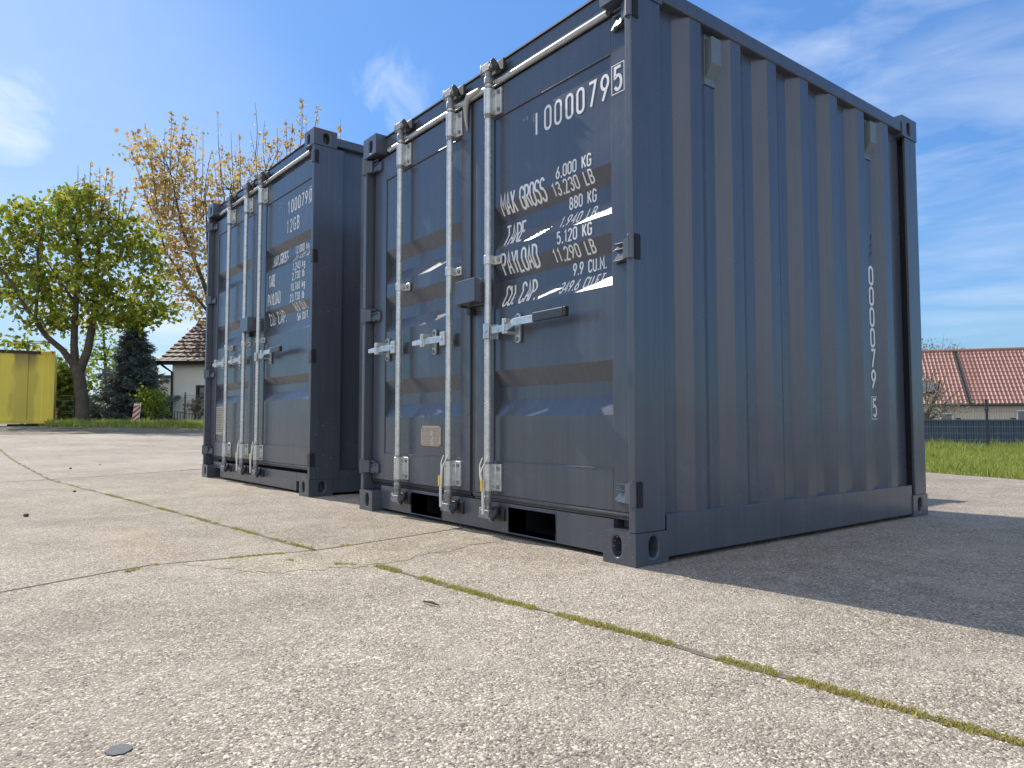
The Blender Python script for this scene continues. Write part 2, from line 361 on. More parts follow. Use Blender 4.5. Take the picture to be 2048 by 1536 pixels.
# coarser repaired strip of concrete beside the joint
pm = MB(); pm.open = True
PL = [(-1.08, -1.25), (-1.065, -1.0), (-1.025, -0.75), (-1.165, 0.03)]
PR = [(-1.06, -1.25), (-0.72, -1.06), (-0.61, -0.72), (-0.79, 0.03)]
def lerp_poly(P, t):
    s = t * (len(P) - 1); i = min(int(s), len(P) - 2); f = s - i; return P[i][0] * (1 - f) + P[i + 1][0] * f, P[i][1] * (1 - f) + P[i + 1][1] * f
n = 60; vs = []
for i in range(n + 1):
    a = lerp_poly(PL, i / n); b = lerp_poly(PR, i / n); vs += [(a[0] + 0.007, a[1], 0.0012), (b[0] + .02 * sin(i * .9) + .012 * sin(i * 2.3), b[1], 0.0012)]
pm.add(vs, [(2 * i, 2 * i + 1, 2 * i + 3, 2 * i + 2) for i in range(n)])
po = pm.build('concrete_patch', CONC); po.color = (1.06, 1.05, 1.02, 1); po.location = (0, 0, 0); tag(po, kind='structure')
bpy.data.objects['concrete_yard'].color = (1, 1, 1, 1)
def tufts(name, regions, hscale, m, seed=3, blade=3):
    rnd = random.Random(seed); mb = MB(); mb.open = True
    for (x, y, s) in regions:
        z = gz(x)
        for _ in range(blade):
            a = rnd.uniform(0, 2 * pi); h = s * hscale * rnd.uniform(.5, 1.3); w = s * rnd.uniform(.16, .32)
            bx = x + rnd.gauss(0, s * .35); by = y + rnd.gauss(0, s * .35)
            dx, dy = cos(a) * w, sin(a) * w; lx, ly = rnd.gauss(0, .35) * h, rnd.gauss(0, .35) * h
            mb.add([(bx - dx, by - dy, z + 0.001), (bx + dx, by + dy, z + 0.001), (bx + lx, by + ly, z + h)], [(0, 1, 2)])
    return mb.build(name, m)
rg = []; rnd = random.Random(5)
def along(pts, dens, width, size, gate):
    for a, b in zip(pts, pts[1:]):
        a = Vector(a); b = Vector(b); L = (b - a).length; q = (b - a).normalized(); nr = Vector((-q.y, q.x))
        for _ in range(int(L * dens)):
            t = rnd.random(); p = a.lerp(b, t)
            u = (p.x * 3.7 + p.y * 2.1); c = 0.5 + 0.3 * sin(u * 2.9) + 0.25 * sin(u * 7.3 + 1) + 0.15 * sin(u * 19)
            if c < gate or rnd.random() > c + .2: continue
            p = p + nr * rnd.gauss(0, width); rg.append((p.x, p.y, size * rnd.uniform(.6, 1.3)))
along(J1[:5], 2100, 0.0090, 0.0078, 0.20)
along([(-4.2, -1.06), (-2.9, -0.93), (-1.05, -0.757)], 800, 0.006, 0.0075, 0.42)
along([(-13.0, -1.33), (-5.9, -1.24), (-4.2, -1.06)], 150, 0.008, 0.009, 0.6)
along([(-0.98, -1.5), (-1.10, -1.346), (-1.03, -0.75), (-1.174, 0.007)], 700, 0.006, 0.008, 0.62)
along([(-5.9, -1.24), (-6.62, 0.23)], 200, 0.009, 0.009, 0.55)
along([(-0.95, -0.95), (-0.80, -0.87), (-0.66, -0.76)], 500, 0.006, 0.008, 0.45)
tag(tufts('moss', rg, 0.85, MOSS, blade=4), 'green and yellow moss growing in the joints of the concrete slabs', 'moss', kind='stuff')
# loose bits on the yard
STONE = mat('pebble_stone', (0.10, 0.09, 0.08), 0.85, var=0.4, vscale=60)
TWIG = mat('twig_bark', (0.07, 0.05, 0.035), 0.9)
tm = MB(); tm.tube([(-0.035, -0.846, 0.006), (0.0, -0.842, 0.009), (0.03, -0.835, 0.006)], [0.003, 0.0035, 0.002], 6)
tag(tm.build('twig', TWIG), 'short dark twig lying on the concrete in front of the large container', 'twig')
sp = MB(); c0 = onz(238, 1501, 0.0); nn = 30
sp.prism([(cos(2 * pi * i / nn) * 0.019 * (1 + .06 * sin(i * 1.9)), sin(2 * pi * i / nn) * 0.019 * (1 + .08 * cos(i * 2.3))) for i in range(nn)], lambda u, v, t: (c0.x + u, c0.y + v, t), 0.0012, 0.0020)
tag(sp.build('plastic_disc', mat('slate_blue_plastic', (0.13, 0.14, 0.155), 0.8, var=0.4, vscale=60, bump=0.001, bscale=150), bevel=0.0), 'small round slate blue disc lying on the foreground concrete', 'disc')
for i, (px, py, s, lab) in enumerate([(52, 1033, .016, 'small dark pebble alone on the slab at the left edge of the yard'), (149, 984, .012, 'small dark pebble just below the junction of two slab joints'), (141, 938, .016, 'small dark pebble above the mossy slab joint, left of the smaller container'), (320, 890, .018, 'small dark pebble nearest the left foot of the smaller container'), (200, 930, .010, 'small dark pebble on the far slab between two other pebbles')]):
    p = onz(px, py, 0.0); bm = bmesh.new(); bmesh.ops.create_icosphere(bm, subdivisions=2, radius=s)
    for v in bm.verts: v.co = Vector((v.co.x * 1.2, v.co.y * .9, v.co.z * .6)) * (1 + .2 * sin(v.co.x * 170 + i) * cos(v.co.y * 130))
    me = bpy.data.meshes.new('pebble'); bm.to_mesh(me); bm.free(); me.materials.append(STONE)
    o = bpy.data.objects.new('pebble', me); C.objects.link(o); o.location = (p.x, p.y, s * .5); tag(o, lab, 'pebble', 'pebbles on the yard')

# ------------------------------------------------------------------ stroke lettering
def arc(cx, cy, rx, ry, a0, a1, n=10): return [(cx + rx * cos(rad(a0 + (a1 - a0) * i / n)), cy + ry * sin(rad(a0 + (a1 - a0) * i / n))) for i in range(n + 1)]
w_ = 0.36; r_ = 0.18
def stad(y0, y1): return arc(r_, y1 - .2, r_, .2, 0, 180) + arc(r_, y0 + .2, r_, .2, 180, 360)
G = {
 '0': [(stad(0, 1), 1)], 'O': [(stad(0, 1), 1)],
 '1': [([(.06, .82), (.18, 1), (.18, 0)], 0)],
 '2': [(arc(r_, .78, r_, .22, 175, -20) + [(0, 0), (w_, 0)], 0)],
 '3': [(arc(r_, .77, r_ * .95, .23, 165, -90, 12) + arc(r_, .27, r_, .27, 90, -165, 12)[1:], 0)],
 '4': [([(.27, 0), (.27, 1), (0, .30), (w_ + .02, .30)], 0)],
 '5': [([(w_ - .02, 1), (.03, 1), (.02, .56)] + arc(r_, .32, r_, .32, 130, -150, 14), 0)],
 '6': [([(.30, 1), (.035, .40)], 0), (arc(r_, .28, r_, .28, 0, 360, 20)[:-1], 1)],
 '7': [([(0, 1), (w_, 1), (.10, 0)], 0)],
 '8': [(arc(r_, .76, r_ * .9, .24, 0, 360, 16)[:-1], 1), (arc(r_, .26, r_, .26, 0, 360, 16)[:-1], 1)],
 '9': [([(.06, 0), (.325, .60)], 0), (arc(r_, .72, r_, .28, 0, 360, 20)[:-1], 1)],
 'A': [([(0, 0), (.18, 1), (.36, 0)], 0), ([(.06, .30), (.30, .30)], 0)],
 'B': [([(0, .5), (0, 1)] + arc(.16, .76, .16, .24, 90, -90, 8) + [(0, .52)], 0), ([(0, .52), (0, 0)] + arc(.17, .26, .19, .26, -90, 90, 8) + [(0, .52)], 0)],
 'C': [(arc(r_, .8, r_, .2, 0, 180) + arc(r_, .2, r_, .2, 180, 360), 0)],
 'D': [([(0, 0), (0, 1)] + arc(.14, .78, .22, .22, 90, 0, 6) + arc(.14, .22, .22, .22, 0, -90, 6), 1)],
 'E': [([(.32, 1), (0, 1), (0, 0), (.32, 0)], 0), ([(0, .52), (.27, .52)], 0)],
 'F': [([(.32, 1), (0, 1), (0, 0)], 0), ([(0, .52), (.27, .52)], 0)],
 'G': [(arc(r_, .8, r_, .2, 0, 180) + arc(r_, .2, r_, .2, 180, 360) + [(w_, .48), (.2, .48)], 0)],
 'I': [([(.05, 0), (.05, 1)], 0)],
 'K': [([(0, 0), (0, 1)], 0), ([(.35, 1), (.02, .42)], 0), ([(.12, .55), (.37, 0)], 0)],
 'L': [([(0, 1), (0, 0), (.30, 0)], 0)],
 'M': [([(0, 0), (0, 1), (.21, .35), (.42, 1), (.42, 0)], 0)],
 'N': [([(0, 0), (0, 1), (.36, 0), (.36, 1)], 0)],
 'P': [([(0, 0), (0, 1)] + arc(.16, .73, .20, .27, 90, -90, 8) + [(0, .46)], 0)],
 'R': [([(0, 0), (0, 1)] + arc(.16, .74, .20, .26, 90, -90, 8) + [(0, .48)], 0), ([(.17, .48), (.36, 0)], 0)],
 'S': [(arc(r_, .76, r_, .24, 20, 255, 12) + arc(r_, .26, r_, .26, 75, -160, 12), 0)],
 'T': [([(0, 1), (.38, 1)], 0), ([(.19, 1), (.19, 0)], 0)],
 'U': [([(0, 1)] + arc(r_, .2, r_, .2, 180, 360) + [(w_, 1)], 0)],
 'X': [([(0, 0), (.37, 1)], 0), ([(0, 1), (.37, 0)], 0)],
 'Y': [([(0, 1), (.19, .45), (.38, 1)], 0), ([(.19, .45), (.19, 0)], 0)],
 'k': [([(0, 0), (0, 1)], 0), ([(.28, .68), (.02, .28)], 0), ([(.10, .40), (.30, 0)], 0)],
 'g': [(arc(.14, .42, .14, .24, 0, 360, 14)[:-1], 1), ([(.28, .68), (.28, -.12)] + arc(.14, -.12, .14, .15, 0, -160, 6)[1:], 0)],
 'l': [([(.05, 0), (.05, 1)], 0)],
 'b': [([(0, 1), (0, 0)], 0), (arc(.14, .33, .14, .33, 0, 360, 14)[:-1], 1)],
 '.': [([(.04, -.02), (.04, .10)], 0)], ',': [([(.07, .10), (.02, -.08)], 0)], ' ': [],
}
GW = {'1': .28, 'I': .10, '.': .08, ',': .08, ' ': .30, 'M': .42, 'l': .1, 'k': .30, 'g': .28, 'b': .28, 'L': .30, 'E': .32, 'F': .32}
def stroke_mesh(mb, pts, closed, sw, base):
    n = len(pts); P = [Vector(p) for p in pts]
    Q = [P[0]]
    for p in P[1:]:
        if (p - Q[-1]).length > 1e-5: Q.append(p)
    if closed and (Q[0] - Q[-1]).length < 1e-5: Q.pop()
    P = Q; n = len(P); A = []; B = []
    for i in range(n):
        a = P[(i - 1) % n] if closed or i > 0 else None; b = P[(i + 1) % n] if closed or i < n - 1 else None
        d1 = (P[i] - a).normalized() if a is not None else None; d2 = (b - P[i]).normalized() if b is not None else None
        if d1 is None: d1 = d2
        if d2 is None: d2 = d1
        n1 = Vector((-d1.y, d1.x)); n2 = Vector((-d2.y, d2.x)); m = n1 + n2
        if m.length < 1e-3: m = n1
        m.normalize(); k = 1 / max(0.5, m.dot(n1))
        A.append(P[i] + m * sw / 2 * k); B.append(P[i] - m * sw / 2 * k)
    mb.add([(p.x, p.y, base) for p in A] + [(p.x, p.y, base) for p in B], [(i, (i + 1) % n, n + (i + 1) % n, n + i) for i in range(n if closed else n - 1)])
def text_mb(mb, txt, x, z, h, sw=.13, gap=.16, align='l', width=None, pitch=None, wscale=1.0, slant=0):
    """draws into (u,v,layer) space; x: left or right end, z: centre height"""
    adv = []; cx = 0
    for ch in txt:
        w = GW.get(ch, w_) * wscale
        adv.append(cx); cx += (w + gap)
    tot = cx - gap; sc = h
    sx = h
    if width: sx = width / tot
    if pitch: adv = [i * pitch / h - GW.get(c, w_) * wscale / 2 for i, c in enumerate(txt)]; sx = h
    x0 = x if (align == 'l' or pitch) else x - tot * sx
    for a, ch in zip(adv, txt):
        for li, (pts, cl) in enumerate(G[ch]):
            pp = [(x0 + (a + u * wscale) * sx + slant * (v - .5) * h, z + (v - .5) * h) for u, v in pts]
            stroke_mesh(mb, pp, cl, sw * h, li * 0.00018)
def rect_outline(mb, x0, x1, z0, z1, sw):
    stroke_mesh(mb, [(x0, z0), (x1, z0), (x1, z1), (x0, z1)], True, sw, 0.0)
def place_text(mb, name, m, parent, breaks, fn, eps=0.0012):
    """cut the lettering at the folds of the surface and lay it on: fn(u,v)->outward point, normal offset added"""
    me = bpy.data.meshes.new(name); me.from_pydata(mb.v, [], mb.f)
    bm = bmesh.new(); bm.from_mesh(me)
    for z in breaks:
        bmesh.ops.bisect_plane(bm, geom=bm.verts[:] + bm.edges[:] + bm.faces[:], plane_co=(0, z, 0), plane_no=(0, 1, 0))
    for v in bm.verts: v.co = fn(v.co.x, v.co.y, eps + v.co.z)
    bm.to_mesh(me); bm.free(); me.materials.append(m)
    o = bpy.data.objects.new(name, me); C.objects.link(o); o.parent = parent
    return o

# ------------------------------------------------------------------ shipping containers
def ring(mb, f, w, h, hw, hh, hcx, hcy, depth, n=32):
    """rectangular face w x h (0..w,0..h) with an oblong hole; f(u,v,d)->3D, d inwards"""
    angs = sorted([2 * pi * i / n for i in range(n)] + [atan2(y - hcy, x - hcx) % (2 * pi) for x in (0, w) for y in (0, h)])
    out = []; inn = []; r = min(hw, hh) / 2
    for a in angs:
        dx, dy = cos(a), sin(a)
        t = min([((w - hcx) / dx) if dx > 1e-9 else 1e9, (-hcx / dx) if dx < -1e-9 else 1e9, ((h - hcy) / dy) if dy > 1e-9 else 1e9, (-hcy / dy) if dy < -1e-9 else 1e9])
        out.append((hcx + dx * t, hcy + dy * t))
        lo, hi = 0, max(hw, hh)
        for _ in range(30):
            mid = (lo + hi) / 2; px, py = dx * mid, dy * mid
            if hh >= hw: d = sqrt(px * px + max(0, abs(py) - (hh / 2 - r)) ** 2)
            else: d = sqrt(max(0, abs(px) - (hw / 2 - r)) ** 2 + py * py)
            if d < r: lo = mid
            else: hi = mid
        inn.append((hcx + dx * lo, hcy + dy * lo))
    k = len(angs); vs = [f(u, v, 0) for u, v in out] + [f(u, v, 0) for u, v in inn] + [f(u, v, depth) for u, v in inn] + [f(hcx, hcy, depth)]
    fs = []
    for i in range(k):
        j = (i + 1) % k
        fs += [(i, j, k + j, k + i), (k + i, k + j, 2 * k + j, 2 * k + i), (2 * k + i, 2 * k + j, 3 * k)]
    mb.add(vs, fs)
def casting(parent, x, y, z, sx, sy, top, rusty=False, sw=0.05):
    """corner casting whose outer corner is at (x,y); sx,sy = direction inwards; z = lower face"""
    Wc, Dc, Hc = 0.162, 0.178, 0.118; mb = MB()
    hz = 0.064 if not top else 0.054
    ring(mb, lambda u, v, d: (x + sx * u, y + sy * d, z + v), Wc, Hc, 0.046, 0.076, 0.094, hz, 0.06)
    ring(mb, lambda u, v, d: (x + sx * d, y + sy * u, z + v), Dc, Hc, sw, 0.076, 0.097, hz, 0.06)
    ring(mb, lambda u, v, d: (x + sx * u, y + sy * v, z + (Hc if top else 0) + (-d if top else d)), Wc, Dc, 0.062, 0.11, 0.085, 0.09, 0.02)
    # remaining faces
    f = lambda u, v, t: (x + sx * u, y + sy * v, z + t)
    zz = 0 if top else Hc
    mb.add([f(0, 0, zz), f(Wc, 0, zz), f(Wc, Dc, zz), f(0, Dc, zz), f(Wc, 0, 0), f(Wc, Dc, 0), f(Wc, Dc, Hc), f(Wc, 0, Hc), f(0, Dc, 0), f(0, Dc, Hc)],
           [(0, 1, 2, 3), (4, 5, 6, 7), (8, 5, 6, 9)])
    bm = bmesh.new(); me = bpy.data.meshes.new('corner_casting'); me.from_pydata(mb.v, [], mb.f); bm.from_mesh(me)
    bmesh.ops.remove_doubles(bm, verts=bm.verts, dist=1e-5); bmesh.ops.recalc_face_normals(bm, faces=bm.faces); bm.to_mesh(me); bm.free()
    me.materials.append(PAINT_RUST if rusty else PAINT)
    o = bpy.data.objects.new('corner_casting', me); C.objects.link(o); o.parent = parent
    b = o.modifiers.new('bevel', 'BEVEL'); b.width = 0.007; b.segments = 3; b.limit_method = 'ANGLE'; b.angle_limit = rad(50)
    return o
def make_rust():
    m = PAINT.copy(); m.name = 'anthracite_paint_rubbed_to_rust'; t = m.node_tree; b = t.nodes['Principled BSDF']
    src = b.inputs['Base Color'].links[0].from_socket
    g = N(t, 'ShaderNodeTexCoord'); no = N(t, 'ShaderNodeTexNoise', Scale=16.0, Detail=6.0); t.links.new(g.outputs['Object'], no.inputs['Vector'])
    sp_ = N(t, 'ShaderNodeSeparateXYZ'); t.links.new(g.outputs['Object'], sp_.inputs[0])
    hz = N(t, 'ShaderNodeMapRange', clamp=True); hz.inputs['From Min'].default_value = 2.56; hz.inputs['From Max'].default_value = 2.61; t.links.new(sp_.outputs['Z'], hz.inputs['Value'])
    f = mathn(t, 'MULTIPLY', ramp(t, no.outputs['Fac'], [(0.40, 0.0), (0.55, 0.8)]), hz.outputs[0])
    t.links.new(mixc(t, f, src, (0.20, 0.07, 0.035)), b.inputs['Base Color'])
    return m
PAINT_RUST = make_rust()
YD = 0.057          # front plane of the door frames
DEEP = 0.036        # depth of the pressings
def corr_outline(L0, L1, first, period=0.272, out=0.072, slope=0.068, inn=0.064, d=DEEP, o=0.0, start=None):
    """zig-zag (u, depth) between L0 and L1; first = where an inward slope starts"""
    pts = [(L0, o)]
    if start: pts = [(L0, o + d), (start - slope, o + d), (start, o)]
    u = first
    while u < L0: u += period
    while u + 2 * slope + inn < L1 - 0.005:
        pts += [(u, o), (u + slope, o + d), (u + slope + inn, o + d), (u + 2 * slope + inn, o)]; u += period
    if u < L1 - .03:
        pts += [(u, o), (min(u + slope, L1), o + d * min(1, (L1 - u) / slope))]
        if u + slope < L1: pts += [(L1, o + d)]
    else: pts += [(L1, o)]
    return pts

def make_bar(root, x, z0, z1, zc, handle, yr=0.018, tagged=None, stretch=1.0):
    """one locking bar with its brackets, cams, handle; x = bar axis, zc = handle height; handle = +-1 direction"""
    bar = MB(); bar.tube([(x, yr, z0 + .05), (x, yr, z1 - .05)], 0.0165, 20)
    b = bar.build('locking_bar', GALV, root); smooth_by_angle(b)
    for zz, sg in ((z1, 1), (z0, -1)):
        c = MB(); e = zz - sg * 0.05
        c.tube([(x, yr, e - sg * .03), (x, yr, e), (x, yr, e + sg * .004), (x, yr, zz - sg * .012)], [0.0205, 0.0205, 0.017, 0.017], 14)
        # forked cam
        c.box(x - .034, x + .030, yr - .018, yr + .016, zz - .020, zz + .018)
        c.tube([(x - .036, yr - .008, zz - .020), (x - .040, yr - .004, zz + .026)], 0.0135, 8)
        c.tube([(x + .028, yr - .010, zz - .016), (x + .044, yr + .002, zz + .024 * sg)], 0.0135, 8)
        c.tube([(x - .036, yr - .002, zz + sg * .006), (x - .056, yr + .014, zz - sg * .008)], [0.011, 0.006], 8)
        co = c.build('cam', GALVD, b, bevel=.003); smooth_by_angle(co, 50)
        kp = MB()
        kp.tube([(x + .044, yr + .026, zz - sg * .030), (x + .058, yr + .002, zz - sg * .010), (x + .050, yr - .010, zz + sg * .014), (x + .030, yr + .004, zz + sg * .030)], [.013, .014, .013, .008], 8)
        kp.box(x - .05, x + .085, yr + .024, yr + .040, zz - .028, zz + .028)
        kp.tube([(x + .066, yr + .024, zz - sg * .034), (x + .066, yr + .010, zz - sg * .040)], .0085, 6)
        ko = kp.build('keeper', KEEP, b, bevel=.003); smooth_by_angle(ko, 50)
        # long bearing bracket
        bc = zz - sg * 0.165; hh = 0.062
        br = MB()
        prof = [(x - .0215, YD)] + [(x + .0215 * cos(rad(a)), yr + .0215 * sin(rad(a))) for a in range(180, 361, 15)] + [(x + .0225, YD - .012), (x + .062, YD - .012), (x + .062, YD), (x + .02, YD)]
        br.prism(prof, lambda u, v, t: (u, v, t), bc - hh, bc + hh)
        bo = br.build('bearing_bracket', GALV, b, bevel=.0025); smooth_by_angle(bo, 30)
        bt = MB()
        for q in (-.042, .042): bt = MB(); bt.cyl((x + .045, YD - .014, bc + q), (0, 1, 0), .0095, .010, 8); bt.build('bolt', GALVD, b)
        col = MB(); col.tube([(x, yr, bc - hh - .018), (x, yr, bc - hh)], .0195, 16); col.tube([(x, yr, bc + hh), (x, yr, bc + hh + .010)], .0195, 16)
        for q in (-.045, .045): col.cyl((x - .0205, yr - .006, bc + q), (1, .5, 0), .0035, .006, 6)
        smooth_by_angle(col.build('collar', GALVD, b))
    # mid guide clamp
    zm = zc + 0.335 * stretch if stretch > 0 else zc - stretch
    g = MB()
    prof = [(x - .0205, YD)] + [(x + .0205 * cos(rad(a)), yr + .0205 * sin(rad(a))) for a in range(180, 361, 15)] + [(x + .021, YD - .010), (x + .060, YD - .010), (x + .060, YD), (x + .02, YD)]
    g.prism(prof, lambda u, v, t: (u, v, t), zm - .021, zm + .021); go = g.build('guide_clamp', GALV, b, bevel=.002); smooth_by_angle(go, 30)
    bt = MB(); bt.cyl((x + .044, YD - .012, zm), (0, 1, 0), .0095, .009, 8); bt.build('bolt', GALVD, b)
    # handle: hub, lever, retainer plate
    h = handle
    hb = MB()
    hb.box(x + h * .004, x + h * .044, yr - .030, yr - .024, zc - .036, zc + .034); hb.box(x + h * .004, x + h * .044, yr + .022, yr + .028, zc - .036, zc + .034)
    hb.box(x + h * .000, x + h * .008, yr - .030, yr + .028, zc - .036, zc + .034)
    hb.cyl((x + h * .026, yr - .032, zc), (0, 1, 0), .009, .010, 12)
    hb.build('handle_hub', GALV, b, bevel=.003)
    lv = MB(); L = 0.36
    f = lambda u, v, t: (x + h * u, v, t)
    y0 = yr - .020; y1 = yr - .012
    if h > 0:
        path = [(.030, y0 + .006), (.13, y0), (.175, y0 - .002), (.235, y0 - .012), (.378, y0 - .016)]
    else:
        path = [(.030, y0 + .006), (.11, y0), (.16, y0 - .004), (.21, y0 - .006), (.335, y0 + .004)]
    def bar_strip(mb, path, zf, hz, th):
        n = len(path); vs = []
        for (u, yy) in path:
            zz = zf(u); hh = hz(u); vs += [(x + h * u, yy - th / 2, zz - hh), (x + h * u, yy + th / 2, zz - hh), (x + h * u, yy + th / 2, zz + hh), (x + h * u, yy - th / 2, zz + hh)]
        fs = []
        for i in range(n - 1):
            for k in range(4): fs.append((4 * i + k, 4 * i + (k + 1) % 4, 4 * i + 4 + (k + 1) % 4, 4 * i + 4 + k))
        fs += [(0, 1, 2, 3), tuple(4 * (n - 1) + k for k in range(3, -1, -1))]
        mb.add(vs, fs)
    if h > 0:
        bar_strip(lv, path, lambda u: zc + (0 if u < .175 else .016 * min(1, (u - .175) / .06)), lambda u: .0165, .008)
        lo = lv.build('handle', GALV, b, bevel=.002)
        gr = MB(); bar_strip(gr, [(.376, y0 - .016), (.575, y0 - .022)], lambda u: zc + .016 + .004, lambda u: .0195, .020); gr.build('handle_grip', GRIP, b, bevel=.004)
        gt = MB(); bar_strip(gt, [(.577, y0 - .022), (.592, y0 - .022)], lambda u: zc + .020, lambda u: .020, .0215); gt.build('grip_cap', RUBBER, b, bevel=.004)
    else:
        bar_strip(lv, path, lambda u: zc, lambda u: .0165 if u < .2 else .0165 - (u - .2) * .035, .009)
        lv.build('handle', GALV, b, bevel=.002)
    xr = x + h * (.185 if h > 0 else .19); rp = MB(); n = 8
    o = [(.017 * cos(a), .050 + .017 * sin(a)) for a in [pi * i / n for i in range(n + 1)]] + [(.017 * cos(a), -.050 + .017 * sin(a)) for a in [pi + pi * i / n for i in range(n + 1)]]
    rp.prism(o, lambda u, v, t: (xr + u, t, zc + v), YD - .012, YD)
    rp.box(xr - .020, xr + .004, y0 - .022, YD - .010, zc + .019, zc + .038); rp.box(xr - .020, xr + .010, y0 - .020, YD - .010, zc - .030, zc - .019)
    rp.box(xr - .018, xr - .004, y0 - .026, y0 - .018, zc - .030, zc + .036)
    ro = rp.build('handle_retainer', GALV, b, bevel=.002)
    bt = MB()
    for q in (-.050, .050): bt = MB(); bt.cyl((xr, YD - .015, zc + q), (0, 1, 0), .0095, .010, 8); bt.build('bolt', GALVD, b)
    if tagged:
        st = MB(); zb = z0 + 0.165 + .085
        st.tube([(x - .015, yr - .02, zb + .004), (x - .028, yr - .026, zb - .03), (x - .020, yr - .028, zb - .07), (x - .016 + tagged * .02, yr - .030, zb - .14), (x - .018 + tagged * .02, yr - .028, zb - .25)], [.003, .003, .006, .0075, .006], 6)
        st.tube([(x + .02, yr - .014, zb + .008), (x - .004, yr - .028, zb - .04), (x - .020, yr - .029, zb - .075)], .003, 6)
        so_ = st.build('seal_strap', STRAP, b)
        yt = MB(); yt.box(x - .024 + tagged * .02, x - .012 + tagged * .02, yr - .0395, yr - .0345, zb - .145, zb - .095); yt.build('seal_label', YELLOWTAG, b)
    return b
KEEP = mat('painted_keeper', (0.035, 0.038, 0.045), 0.45, var=0.4, vscale=50)
GRIP = mat('grip_sleeve', (0.035, 0.038, 0.046), 0.35, var=0.2, vscale=30)

def SURF(P, z):
    for (a, b, c, d) in P['corr']:
        if d <= z <= a:
            if z >= b: return YD + .006 + DEEP * (a - z) / (a - b)
            if z >= c: return YD + .006 + DEEP
            return YD + .006 + DEEP * (z - d) / (c - d)
    if z < P['panel_z'][0] or z > P['panel_z'][1]: return YD
    return YD + .006
def make_container(loc, rz, Wd, Dp, H, P):
    """front right bottom corner at the local origin, front face along -x, depth along +y"""
    root = empty('shipping_container', loc, rz)
    ztop = H - 0.118
    fr = lambda u, v, t: (u, v, t)
    for xx, sx in ((0, -1), (-Wd, 1)):
        for yy, sy in ((0, 1), (Dp, -1)):
            for zz, tp in ((0, False), (ztop, True)):
                casting(root, xx, yy, zz, sx, sy, tp, rusty=(P['rust'] and xx == 0 and yy == 0 and tp))
    # corner posts (L section with a lip at the door end)
    for s, xx in ((-1, 0), (1, -Wd)):
        p = MB(); e = 0.004
        ol = [(xx + s * e, e), (xx + s * .036, e), (xx + s * .036, .100), (xx + s * .15, .100), (xx + s * .15, .150), (xx + s * .012, .150), (xx + s * .012, P['post']), (xx + s * e, P['post'])]
        p.prism(ol, fr, .118, ztop); p.build('corner_post', PAINT, root, bevel=.004, bseg=3)
        p = MB(); ol = [(xx + s * e, Dp - e), (xx + s * .13, Dp - e), (xx + s * .13, Dp - .02), (xx + s * .02, Dp - .02), (xx + s * .02, Dp - .140), (xx + s * e, Dp - .140)]
        p.prism(ol, fr, .118, ztop); p.build('corner_post', PAINT, root, bevel=.003)
    # rails on the long sides
    zr = H - .034
    for s, xx in ((-1, 0), (1, -Wd)):
        t = MB(); t.box(xx + s * .006, xx + s * .066, .178, Dp - .178, zr - .062, zr); t.build('top_side_rail', PAINT, root, bevel=.006)
        t = MB(); ol = [(.0125 + .006, .006), (.174, .006), (.174, .060), (.168, .060), (.168, .012), (.024, .012), (.024, .060), (.0185, .060)]
        t.prism(ol, lambda u, v, y: (xx + s * v, y, u), .178, Dp - .178); t.build('bottom_side_rail', PAINT, root, bevel=.002)
        if P['side_out'] is not None and xx == 0:
            ol = corr_outline(P['post'] - .002, Dp - .138, P['corr0'], o=.013, start=P['corr0'] - .072)
        else: ol = corr_outline(.15, Dp - .13, .18, o=.013)
        w = MB(); w.open = True
        w.sheet(ol, lambda u, v, z: (xx + s * v, u, z), .170, zr - .055); w.build('side_panel', PAINT, root)
        seam = MB()
        seam.tube([(xx + s * .008, P['post'], .125), (xx + s * .008, P['post'], ztop)], .0022, 6, caps=False)
        seam.build('weld_seam', PAINT, root)
    # end panel, roof and floor
    w = MB(); w.open = True; w.sheet(corr_outline(-Wd + .03, -.03, -Wd + .15, o=.03), lambda u, v, z: (u, Dp - v, z), .10, H - .06); w.build('end_panel', PAINT, root)
    ro = MB(); ro.open = True; ol = corr_outline(.10, Dp - .06, .2, period=.21, out=.06, slope=.02, inn=.10, d=.02, o=0.0)
    ro.sheet(ol, lambda u, v, x: (x, u, H - .030 - v), -Wd + .05, -.05); ro.build('roof_panel', PAINT, root)
    er = MB(); er.box(-Wd + .162, -.162, Dp - .10, Dp - .006, H - .10, H - .03); er.build('rear_header', PAINT, root)
    er = MB(); er.box(-Wd + .162, -.162, Dp - .10, Dp - .006, .018, .16); er.build('rear_sill', PAINT, root)
    fl = MB(); fl.box(-Wd + .05, -.05, .17, Dp - .11, .145, .165); fl.build('floor', DARK, root)
    # door header
    hd = MB(); zh = H - .100
    hd.box(-Wd + .163, -.163, .070, .145, zh, H - .016); lip = MB(); lip.box(-Wd + .163, -.163, .062, .26, H - .0145, H - .007); lip.build('roof_edge', RUBBER, root)
    hd.box(-Wd + .150, -.150, .102, .140, zh - .08, zh); hd.build('door_header', PAINT, root, bevel=.002)
    tb = MB(); tb.tube([(-Wd + .24, .050, zh - .018), (-.166, .050, zh - .018)], .0135, 14); smooth_by_angle(tb.build('drip_rail', GALV2, root))
    # sill with fork pockets or end notches
    si = MB(); ys = .058; zt = .150; zb = .0185; pk = P['pockets']
    xs = [-Wd + .163] + [q for p in pk for q in p[:2]] + [-.163]
    for a, b in zip(xs[0::2], xs[1::2]): si.box(a, b, ys, .160, zb, zt)
    for a, b, za, zb2 in pk:
        if zb2 < zt: si.box(a, b, ys + .0006, .160, zb2, zt)
        if za > zb: si.box(a, b, ys + .0006, .160, zb, za)
    si.build('door_sill', PAINT, root)
